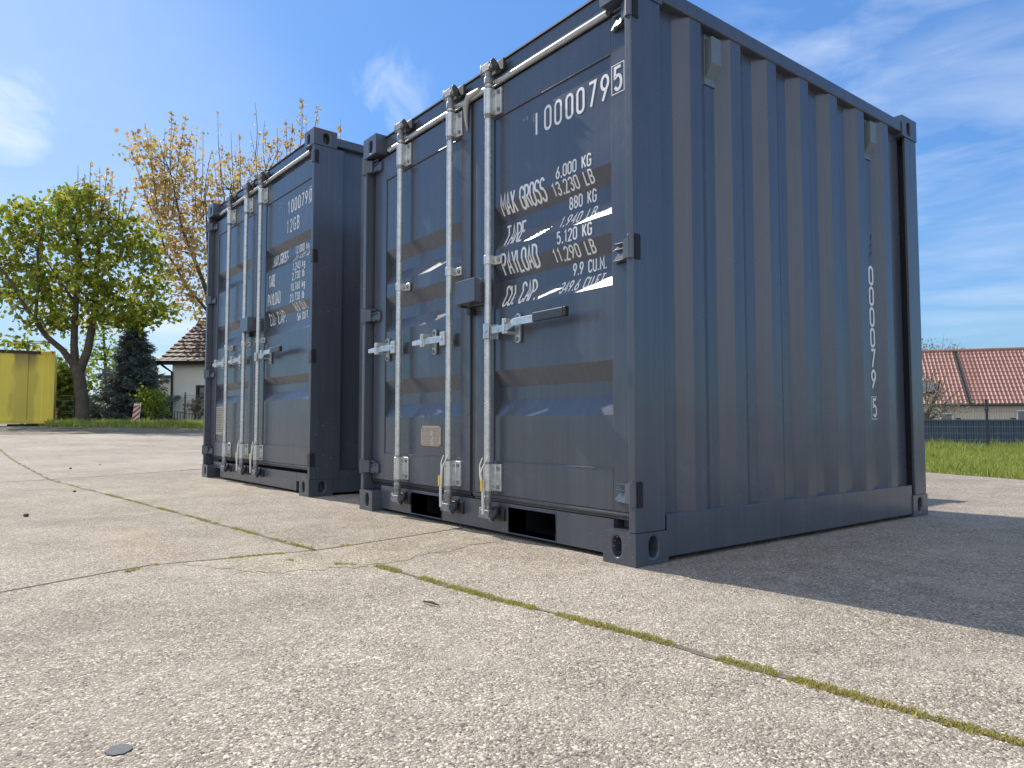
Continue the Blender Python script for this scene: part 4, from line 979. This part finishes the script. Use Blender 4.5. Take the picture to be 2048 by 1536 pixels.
tree('green_sapling', 'small bright green shrub in front of the spruce, right of the striped beacon', 'shrub', 25.6,
     [[(303, 842, 0, .03), (303, 820, 0, .02), (304, 790, 0, .01)]],
     [(303, 800, 22, 18, 36), (300, 786, 16, 8, 14), (308, 822, 20, 12, 22), (318, 806, 12, 16, 14), (290, 806, 8, 14, 8)], leaf=LEAFY, size=.10, seed=23, sub=.12, per=9)
tree('pale_shrub', 'pale leaved shrub under the window of the white house', 'shrub', 27.0,
     [[(398, 842, 0, .03), (398, 820, 0, .02)]],
     [(397, 815, 14, 11, 22), (405, 806, 14, 8, 14), (410, 822, 20, 12, 20)], leaf=LEAFP, size=.10, seed=24, sub=.10, per=9)
tree('old_apple_tree', 'gnarled sparse tree with grey-green twigs in front of the red roofed house', 'tree', 21.0,
     [[(1838, 900, 0, .10), (1845, 850, 0, .09), (1858, 820, 0, .07), (1872, 790, 0, .04), (1880, 760, 0, .02)], [(1850, 845, 0, .05), (1880, 825, 0, .03), (1905, 812, 0, .012)], [(1852, 840, 0, .04), (1835, 800, 0, .03), (1825, 760, 0, .01)]],
     [(1862, 800, 28, 26, 34), (1850, 780, 30, 24, 22), (1890, 815, 30, 12, 22), (1868, 830, 26, 12, 18), (1925, 808, 16, 6, 6)],
     [(1860, 820, 1895, 742, 5), (1855, 810, 1870, 735, 4), (1850, 800, 1850, 730, 4), (1880, 815, 1930, 770, 4), (1870, 800, 1910, 765, 4), (1865, 820, 1940, 800, 4)], leaf=LEAFP, size=.055, seed=31, sub=.14, per=9, zb=0.0)
tree('bare_tree', 'faint budding treetop showing over the ridge of the red tiled roof', 'tree', 62.0,
     [[(1870, 845, 0, .2), (1872, 760, 0, .15), (1875, 710, 0, .08)]],
     [(1865, 700, 34, 10, 26), (1905, 702, 24, 8, 16), (1845, 695, 20, 14, 12)],
     [(1870, 720, 1858, 672, 3), (1880, 720, 1888, 668, 3), (1890, 720, 1905, 678, 3), (1860, 720, 1842, 676, 4), (1900, 720, 1921, 684, 3), (1940, 716, 1950, 698, 3)], leaf=LEAFP, size=.16, seed=33, sub=.3, per=6, zb=0.0)

# blue spruce
def spruce():
    rnd = random.Random(41); depth = 27.5; k = depth / FPX; b = at(265, 846, depth); org = Vector((b.x, b.y, gz(b.x)))
    root = tag(empty('spruce_tree', org), 'blue-grey spruce with drooping boughs left of the white house', 'tree')
    H_ = (846 - 640) * k + .1; Rr = 90 * k
    tm = MB(); tm.tube([(0, 0, -.1), (0, 0, H_ * .5), (0.03, 0, H_)], [.14, .09, .01], 8); nm = MB(); nm.open = True
    z = .15
    while z < H_ * .985:
        t = z / H_; R0 = Rr * (1 - t) ** .80 * (1.0 + .1 * sin(z * 7)) + .05; n = int(9 + 6 * (1 - t))
        for i in range(n):
            a = rnd.uniform(0, 2 * pi); L = R0 * rnd.uniform(.70, 1.18)
            d = Vector((cos(a), sin(a), 0)); pts = []
            for q in range(7):
                u = q / 6; pts.append(Vector((0, 0, z)) + d * (L * u) + Vector((0, 0, -.32 * L * u + .28 * L * u * u * u)))
            tm.tube(pts, [.022 * (1 - q / 7.5) for q in range(7)], 4)
            side = Vector((-d.y, d.x, 0))
            m = int(70 * L + 12)
            for _ in range(m):
                u = rnd.random() ** .7; f = u * 6; j = min(int(f), 5); c = pts[j].lerp(pts[j + 1], f - j)
                w = (1 - u) * .42 * L * rnd.uniform(-1, 1)
                c = c + side * w + Vector((0, 0, -abs(w) * .35 - rnd.random() * .10))
                dir_ = (d * rnd.uniform(.3, 1) + side * (1 if w > 0 else -1) * rnd.uniform(.1, 1) + Vector((0, 0, rnd.uniform(-.8, .35)))).normalized()
                wd = dir_.cross(Vector((rnd.gauss(0, 1), rnd.gauss(0, 1), rnd.gauss(0, 1)))).normalized() * .020; ln = dir_ * rnd.uniform(.09, .20)
                nm.add([c - wd, c + wd, c + wd * .6 + ln, c + ln * 1.15, c - wd * .6 + ln], [(0, 1, 2, 3, 4)])
        z += .17 * (1.15 - .5 * t)
    tm.build('trunk', BARK, root); nm.build('crown', NEEDLE, root)
spruce()
# clipped hedge behind the far fence
def hedge(label, pxa, pxb, top, depth, m, seed, nl):
    rnd = random.Random(seed); a = at(pxa, 846, depth); b = at(pxb, 846, depth); root = tag(empty('hedge', (a.x, a.y, gz(a.x))), label, 'hedge')
    lm = MB(); lm.open = True; H_ = (846 - top) * depth / FPX
    for _ in range(nl):
        t = rnd.random(); c = (b - a) * t; h = H_ * (1 + .18 * sin(t * 17) + .1 * sin(t * 41)); z = rnd.uniform(0, h)
        leaf_cloud(lm, rnd, (c.x + rnd.gauss(0, .25), c.y + rnd.gauss(0, .25), z), 4, .14, .17)
    st = MB()
    for i in range(14):
        c = (b - a) * (i / 13); st.tube([(c.x, c.y, -.1), (c.x + .1, c.y, H_ * .7)], [.03, .01], 5)
    st.build('stems', BARK, root); lm.build('foliage', m, root)
hedge('dark low hedge behind the far fence, from the yellow container to the white house', 60, 350, 812, 30.5, LEAFB, 51, 900)
GRASS = mat('grass_blades', (0.1, 0.15, 0.02), 0.6, trans=0.4, island=[(0.14, 0.21, 0.025), (0.28, 0.37, 0.045), (0.38, 0.45, 0.07), (0.46, 0.42, 0.18), (0.20, 0.29, 0.03)])
def grass(label, d0, d1, p0, p1, n, h, w, seed, inside):
    rnd = random.Random(seed); mb = MB(); mb.open = True; k = 0
    while k < n:
        d = d0 + (d1 - d0) * rnd.random() ** .8; px = rnd.uniform(p0, p1)
        p = CAM + _f0 * d + _R * ((px - 1024) / FPX * d)
        if not inside(p.x, p.y): continue
        k += 1; z = gz(p.x) - .012; cl = .75 + .45 * sin(p.x * 2.3 + seed) * cos(p.y * 2.9) + .35 * sin(p.x * 6.1) * sin(p.y * 5.3 + 1)
        if cl < .38 and rnd.random() < .85: continue
        hh = h * rnd.uniform(.4, 1.3) * max(.35, cl); a = rnd.uniform(0, pi); dx, dy = cos(a) * w, sin(a) * w; lx, ly = rnd.gauss(0, .35) * hh, rnd.gauss(0, .35) * hh
        mb.add([(p.x - dx, p.y - dy, z), (p.x + dx, p.y + dy, z), (p.x + dx * .6 + lx * .5, p.y + dy * .6 + ly * .5, z + hh * .6), (p.x + lx, p.y + ly, z + hh), (p.x - dx * .6 + lx * .5, p.y - dy * .6 + ly * .5, z + hh * .6)], [(0, 1, 2, 3, 4)])
    tag(mb.build('grass', GRASS), label, 'grass', kind='stuff')
grass('tufty green grass verge between the yard and the blue fence', 6.0, 15.4, 1740, 2260, 46000, .085, .005, 61, lambda x, y: y > yback(x) + .05)
grass('taller tufts and dry stalks of grass along the blue fence', 12.5, 15.0, 1740, 2260, 3500, .20, .006, 63, lambda x, y: sin(x * 3.3) * cos(y * 2.1) > .1)
grass('bright green grass verge under the trees at the far side of the yard', 21.0, 28.0, 60, 520, 42000, .19, .013, 62, lambda x, y: x < -20.3 - .5 * sin(y * 1.3) and (CAM.x - x) > 0 and atan2(-(Vector((x, y, 0)) - CAM).dot(_R), (Vector((x, y, 0)) - CAM).dot(_f0)) < .577 or (Vector((x, y, 0)) - CAM).dot(_f0) > 27.4)

# ------------------------------------------------------------------ fences on the left
WIRE = mat('grey_fence_wire', (0.22, 0.23, 0.24), 0.5, 0.4)
POSTM = mat('anthracite_post', (0.035, 0.038, 0.042), 0.5)
def mesh_fence(label, pts_px, depth, zb_fn, htop, posts, hz, wm, vstep=.05, r=.0035, y_ref=846):
    a = at(pts_px[0], y_ref, depth[0]); b = at(pts_px[1], y_ref, depth[1]); a = Vector((a.x, a.y)); b = Vector((b.x, b.y)); L = (b - a).length; d = (b - a) / L
    z0 = zb_fn(a.x); root = tag(empty('mesh_fence', (a.x, a.y, z0)), label, 'fence')
    f = lambda s, z, o=0: (d.x * s - d.y * o, d.y * s + d.x * o, z)
    w = MB()
    for z in hz: w.tube([f(0, z), f(L, z)], r * 1.25, 4)
    n = int(L / vstep)
    for i in range(n + 1): w.tube([f(i * vstep, hz[0], .006), f(i * vstep, htop, .006)], r * .7, 3)
    w.build('wire_panel', wm, root)
    for s in posts:
        p = MB(); x, y, _ = f(s * L, 0); p.box(x - .021, x + .021, y - .021, y + .021, -.1, htop + .10); p.box(x - .032, x + .032, y - .032, y + .032, htop - .12, htop - .09); p.build('post', POSTM, root, bevel=.004)
mesh_fence('wire mesh fence crossing in front of the spruce and the white house', (95, 520), (26.6, 26.6), gz, 1.14, [.03, .125, .38, .645, .95], [.05, .25, .45, .52, .72, .92, 1.12], WIRE)
# ornamental railing
def railing():
    a = at(190, 846, 27.2); b = at(520, 846, 27.2); L = (b - a).length; d = (b - a).normalized(); d.z = 0; root = tag(empty('metal_railing', (a.x, a.y, gz(a.x))), 'dark garden railing with gently arched tops in front of the white house', 'railing')
    p = MB(); seg = 1.9; n = int(L / seg)
    tops = []
    for i in range(n):
        for j in range(17):
            s = i * seg + j * seg / 17; h = .44 + .12 * sin(pi * ((s / seg) % 1))
            p.box(d.x * s - .008, d.x * s + .008, d.y * s - .008, d.y * s + .008, .02, h)
            tops.append((d.x * s, d.y * s, h - .03))
    p.tube(tops, .012, 5); p.tube([(0, 0, .10), (d.x * n * seg, d.y * n * seg, .10)], .012, 5)
    p.build('bars', POSTM, root)
    for i in range(n + 1):
        q = MB(); x, y = d.x * i * seg, d.y * i * seg; q.box(x - .03, x + .03, y - .03, y + .03, -.05, .62); q.build('post', POSTM, root)
railing()

# ------------------------------------------------------------------ striped beacons
REDR = mat('red_reflective', (0.42, 0.03, 0.03), 0.4); WHR = mat('white_reflective', (0.62, 0.62, 0.60), 0.4, var=.2, vscale=8)
def beacon(px, py, depth, h, lean, label, turn=0.0):
    p = at(px, py, depth); root = tag(empty('traffic_beacon', (p.x, p.y, gz(p.x)), YAW + turn), label, 'traffic beacon', 'red and white striped beacons')
    root.rotation_euler[1] = lean; W_ = .25
    b = MB(); b.box(-W_ / 2, W_ / 2, -.012, .012, .03, h); b.build('board', WHR, root, bevel=.008)
    s = MB(); n = 5; st = h / 4.0
    for i in range(-1, n):
        z = i * st
        pts = [(-W_ / 2 + .008, z), (W_ / 2 - .008, z + .24), (W_ / 2 - .008, z + .24 + st * .48), (-W_ / 2 + .008, z + st * .48)]
        pts = [(u, min(max(v, .04), h - .012)) for u, v in pts]
        if max(v for _, v in pts) - min(v for _, v in pts) > .05: s.prism(pts, lambda u, v, t: (u, t, v), -.015, -.0135)
    s.build('stripes', REDR, root)
    f = MB(); f.box(-.20, .20, -.12, .12, -.05, .045); f.build('foot', RUBBER, root, bevel=.01)
beacon(270, 846, 24.6, .76, .10, 'leaning red and white striped beacon standing in the grass by the fence')
beacon(107, 846, 27.2, .66, .0, 'red and white striped beacon half hidden by the end of the yellow container')

# ------------------------------------------------------------------ yellow container
def yellow():
    YEL = mat('yellow_paint', (0.95, 0.74, 0.09), 0.45, var=0.10, vscale=1.2, rvar=.06, bump=.002, bscale=6)
    # rusty dirt stain below the roof rail
    t = YEL.node_tree; b = t.nodes['Principled BSDF']; src = b.inputs['Base Color'].links[0].from_socket
    g = N(t, 'ShaderNodeTexCoord'); sp_ = N(t, 'ShaderNodeSeparateXYZ'); t.links.new(g.outputs['Object'], sp_.inputs[0])
    no = N(t, 'ShaderNodeTexNoise', Scale=5.0, Detail=6.0); mp = N(t, 'ShaderNodeMapping'); mp.inputs['Scale'].default_value = (1, 1, .25); t.links.new(g.outputs['Object'], mp.inputs['Vector']); t.links.new(mp.outputs[0], no.inputs['Vector'])
    wob = mathn(t, 'MULTIPLY', mathn(t, 'SUBTRACT', no.outputs['Fac'], .5), .5)
    xx = mathn(t, 'ABSOLUTE', mathn(t, 'ADD', sp_.outputs['X'], .89)); xm = ramp(t, mathn(t, 'ADD', xx, wob), [(.30, 1.0), (.40, 0.0)])
    zm = N(t, 'ShaderNodeMapRange', clamp=True); zm.inputs['From Min'].default_value = 1.1; zm.inputs['From Max'].default_value = 2.45; t.links.new(mathn(t, 'ADD', sp_.outputs['Z'], wob), zm.inputs['Value'])
    f = mathn(t, 'MULTIPLY', xm, mathn(t, 'POWER', zm.outputs[0], 1.6)); f = mathn(t, 'MULTIPLY', f, .85)
    f2 = mathn(t, 'MULTIPLY', xm, .30); f = mathn(t, 'MAXIMUM', f, f2)
    t.links.new(mixc(t, f, src, (0.20, 0.13, 0.06)), b.inputs['Base Color'])
    D_ = 25.0; c = at(106, 846, D_); z0 = .46; ang = YAW + rad(31.0)
    root = tag(empty('yellow_container', (c.x, c.y, z0), ang), 'faded yellow container with a brown rust stain under its roof edge', 'container')
    L, Dp, H = 6.06, 2.44, 2.56
    ol = [(-L + .1, .03)]; u = -L + .35
    while u < -.35: ol += [(u, .03), (u + .03, .055), (u + .42, .055), (u + .45, .03)]; u += .82
    ol += [(-.10, .03)]
    s = MB(); s.open = True; s.sheet(ol, lambda u, v, z: (u, v, z), .12, H - .12); s.build('side_panel', YEL, root)
    RR = mat('rusty_rail', (0.10, 0.065, 0.045), .8, var=.5, vscale=9)
    r1 = MB(); r1.box(-L + .16, -.42, 0.0, .1, H - .125, H - .02); r1.build('top_rail', RR, root, bevel=.006)
    r1 = MB(); r1.box(-.42, -.16, 0.001, .1, H - .125, H - .022); r1.build('top_rail_end', YEL, root, bevel=.006)
    r2 = MB(); r2.box(-L + .16, -.16, 0.0, .1, .02, .14); r2.build('bottom_rail', YEL, root, bevel=.006)
    for x in (-.16, -L):
        for y in (0, Dp - .16):
            p = MB(); p.box(x, x + .16, y, y + .16, .118, H - .118); p.build('corner_post', YEL, root, bevel=.006)
            for z in (0, H - .118):
                q = MB(); ring(q, lambda u, v, d: (x - .003 + u, y + (d if y == 0 else .163 - d) - .003 * (y == 0), z + v), .166, .118, .05, .075, .09, .06, .05)
                q.box(x - .003, x + .163, y + .0, y + .160, z + .0005, z + .1175); q.build('corner_casting', YEL, root)
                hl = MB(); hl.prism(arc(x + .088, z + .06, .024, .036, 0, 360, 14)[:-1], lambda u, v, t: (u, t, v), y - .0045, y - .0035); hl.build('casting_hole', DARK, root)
    e = MB(); e.box(-L + .01, -.02, .1, Dp - .02, .12, H - .06); e.build('body', YEL, root)
    for i, xo in enumerate((-.9, -3.0, -5.1)):
        k = MB(); k.box(-.45, .45, -.1, .1, 0, .2)
        cz = Vector((c.x, c.y, 0)) + Matrix.Rotation(ang, 3, 'Z') @ Vector((xo, .5, 0))
        o = k.build('concrete_block', BLOCK, None, bevel=.01); o.location = (cz.x, cz.y, z0 - .2); o.rotation_euler = (0, 0, ang)
        tag(o, ('weathered grey block under the right end of the yellow container', 'weathered grey block under the middle of the yellow container', 'weathered grey block under the left end of the yellow container')[i], 'block', 'blocks under the yellow container')
BLOCK = mat('weathered_concrete', (0.20, 0.19, 0.17), .9, var=.4, vscale=5)
yellow()

# ------------------------------------------------------------------ houses
def tiled_roof(name, m, parent, L, run, rise, tile_w, course, amp, step, f, n_w=6):
    """S-profile tile field; f(s, t, n): s along the eave, t up the slope, n off the slope"""
    SL = sqrt(run * run + rise * rise); nc = max(2, int(SL / course)); ns = int(L / tile_w * n_w); mb = MB(); mb.open = True
    cols_ = [i * L / ns for i in range(ns + 1)]
    for c in range(nc):
        t0 = SL * c / nc; t1 = SL * (c + 1) / nc; vs = []
        for s in cols_:
            w = amp * (.5 + .5 * sin(2 * pi * s / tile_w)) ** 1.5
            vs += [f(s, t0, w - .012), f(s, t0, w + step), f(s, t1 + .01, w)]
        mb.add(vs, [(3 * i + j, 3 * i + 3 + j, 3 * i + 4 + j, 3 * i + 1 + j) for i in range(ns) for j in (0, 1)])
    o = mb.build(name, m, parent); smooth_by_angle(o, 40); return o
def white_house():
    D_ = 28.0; wz = at(342, 846, D_); o = Vector((wz.x, wz.y, gz(wz.x))); root = tag(empty('house', o, YAW), 'white rendered house with a brown tiled roof behind the far fence', 'house', 'houses beyond the yard')
    kx = D_ / FPX; eave = .515 + (846 - 724) * kx - o.z
    WALL = mat('white_render', (0.90, 0.88, 0.80), .9, var=.12, vscale=2, bump=.003, bscale=40); BR = mat('brown_tiles', (0.135, 0.085, 0.068), .75, var=.35, vscale=3); TRIM = mat('dark_trim', (0.02, 0.018, 0.018), .5)
    L, run = 11.0, 5.2; rise = run * .56
    w = MB(); x0w, x1w, z0w, z1w = .95, 2.25, .62, 1.58
    yw = .0
    for a, b, c, d in ((0, x0w, -.3, eave - .05), (x1w, L, -.3, eave - .05), (x0w, x1w, -.3, z0w), (x0w, x1w, z1w, eave - .05)): w.box(a, b, yw, yw + .3, c, d)
    w.box(0, .3, yw + .3, 9.6, -.3, eave - .05); w.box(L - .3, L, yw + .3, 9.6, -.3, eave - .05); w.box(.3, L - .3, 9.3, 9.6, -.3, eave - .05)
    w.prism([(.0, eave - .05), (9.6, eave - .05), (4.8, eave - .15 + rise)], lambda u, v, t: (t, u, v), .02, .28)
    w.build('wall', WALL, root)
    tl = sqrt(1 + .56 ** 2); fx = lambda s, t, n: (-.38 + s, -.42 + t / tl - n * .56 / tl, eave + t * .56 / tl + n / tl)
    tiled_roof('roof', BR, root, L + .7, run + .05, rise, .30, .36, .022, .045, fx)
    r = MB(); r.prism([(-.42, eave - .02), (4.78, eave - .04 + rise), (10.0, eave - .02), (10.0, eave - .16), (4.78, eave - .20 + rise), (-.42, eave - .16)], lambda u, v, t: (t, u, v), -.40, L + .30); r.build('roof_deck', TRIM, root)
    gt = MB(); gt.tube([(-.40, -.50, eave - .03), (L, -.50, eave - .03)], .055, 8); gt.tube([(-.30, -.46, eave - .08), (-.18, -.30, eave - .22), (.02, -.07, eave - .42), (.04, -.06, -.2)], .045, 8); gt.build('gutter', TRIM, root)
    wn = MB()
    for a, b, c, d in ((x0w, x1w, z0w, z0w + .09), (x0w, x1w, z1w - .09, z1w), (x0w, x0w + .09, z0w + .09, z1w - .09), (x1w - .09, x1w, z0w + .09, z1w - .09)): wn.box(a, b, yw - .02, yw + .12, c, d)
    wo = wn.build('window', TRIM, root)
    GL = mat('window_glass', (0.06, 0.07, 0.08), .08, spec=.8); g = MB(); g.box(x0w + .09, x1w - .09, yw + .06, yw + .08, z0w + .09, z1w - .09); g.build('pane', GL, wo)
    cu = MB(); CUR = mat('net_curtain', (.35, .36, .36), .9)
    for i in range(7): xx = x0w + .3 + i * .1; cu.box(xx, xx + .05, yw + .052, yw + .058, z0w + .1, z1w - .12)
    cu.build('curtain', CUR, wo)
    s = MB(); s.box(x0w - .05, x1w + .05, yw - .08, yw, z0w - .06, z0w); s.build('sill', TRIM, root)
white_house()
def garage():
    p = at(318, 846, 36); root = tag(empty('garage', (p.x, p.y, gz(p.x)), YAW), 'low pale garage just left of the white house, behind the spruce', 'garage')
    w = MB(); w.box(0, 3.2, 0, 5, -.2, 2.35); w.build('wall', mat('pale_render', (.48, .50, .50), .9, var=.15), root)
    r = MB(); r.box(-.1, 3.3, -.1, 5.1, 2.35, 2.5); r.build('roof', POSTM, root)
garage()
def red_house():
    D_ = 42.0; e0 = at(1955, 808, D_); ang = YAW - rad(20.0); gr = -.2
    root = tag(empty('house', (e0.x, e0.y, 0), ang), 'long low house with a red tiled roof beyond the blue fence', 'house', 'houses beyond the yard')
    ez = e0.z; L = 22.0; run, rise = 3.4, 3.45; RT = mat('red_tiles', (0.44, 0.215, 0.16), .40, var=.35, vscale=2.5, spec=.7, rvar=.08); WL = mat('cream_render', (0.62, 0.57, 0.46), .9, var=.15)
    SL = sqrt(run * run + rise * rise); cs, sn = run / SL, rise / SL
    xj = -.35
    for (a, b) in ((-9.0, xj - .11), (xj + .11, 13.0)):
        tiled_roof('roof', RT, root, b - a, run, rise, .215, .34, .052, .03, lambda s, t, n, a=a: (a + s, t * cs - n * sn, ez + t * sn + n * cs), n_w=6)
    v = MB(); v.prism([(xj - .11, .02), (xj - .09, .06), (xj - .05, .0), (xj + .05, .0), (xj + .08, .08), (xj + .11, .02)], lambda u, n, t: (u, t * cs - n * sn, ez + t * sn + n * cs), 0, SL); v.build('roof_joint', POSTM, root)
    rg_ = MB(); rg_.tube([(-9.0, run, ez + rise + .03), (13, run, ez + rise + .03)], .10, 8); rg_.build('ridge_tiles', RT, root)
    bk = MB(); bk.prism([(.0, ez - .02), (run, ez + rise - .05), (2 * run, ez - .02), (2 * run, ez - .12), (0, ez - .12)], lambda u, v_, t: (t, u, v_), -8.9, 12.9); bk.build('roof_deck', POSTM, root)
    w = MB(); w.box(-8.7, 12.7, .35, 2 * run - .35, -.3, ez - .11); w.build('wall', WL, root)
    gt = MB(); gt.tube([(-9, -.06, ez - .05), (13, -.06, ez - .05)], .06, 6); gt.build('gutter', POSTM, root)
    for (a, b, c, d) in ((2.0, 3.6, .3, 1.25), (4.3, 5.2, .2, 1.2), (-1.9, -1.2, .5, 1.1)):
        q = MB(); q.box(a, b, .30, .36, c, d); wo = q.build('window', WHITE, root); q = MB(); q.box(a + .08, b - .08, .29, .305, c + .08, d - .08); q.build('pane', GLS, wo)
    s = MB(); q = lambda u, n, t: (u, t * cs - n * sn, ez + t * sn + n * cs); s.prism([(-2.7, .08), (-1.95, .08), (-1.95, .16), (-2.7, .16)], q, .9, 1.9); so_ = s.build('skylight', POSTM, root)
    s = MB(); s.prism([(-2.62, .155), (-2.03, .155), (-2.03, .168), (-2.62, .168)], q, .98, 1.82); s.build('pane', GLS, so_)
GLS = mat('dull_glass', (0.10, 0.13, 0.16), .12, spec=.8)
red_house()
# corrugated blue fence + wire mesh in front, right side
def blue_fence():
    BL = mat('blue_sheet', (0.035, 0.075, 0.13), .5, var=.3, vscale=1.5); a = at(1700, 846, 15.6); b = at(2250, 846, 15.6); L = (b - a).length; d = (b - a).normalized()
    root = tag(empty('sheet_fence', (a.x, a.y, 0), YAW), 'low dark blue corrugated sheet fence in front of the red roofed house', 'fence')
    ol = []; u = 0
    while u < L: ol += [(u, 0), (u + .05, 0), (u + .065, .02), (u + .135, .02)]; u += .15
    s = MB(); s.open = True; s.sheet(ol, lambda u, v, z: (u, v, z), -.1, .575); s.build('panel', BL, root)
    r = MB(); r.box(0, L, -.03, -.005, .54, .572); r.box(0, L, .03, .07, .1, .15); r.build('rail', BL, root)
    for i in range(6): q = MB(); q.box(i * L / 5 - .04, i * L / 5 + .04, .03, .09, -.1, .62); q.build('post', POSTM, root)
blue_fence()
mesh_fence('wire mesh fence with dark posts in front of the blue sheet fence', (1700, 2250), (14.3, 14.3), lambda x: 0.0, .88, [.04, .4985, .98], [.05, .17, .30, .43, .58, .73, .88], WIRE, y_ref=846)
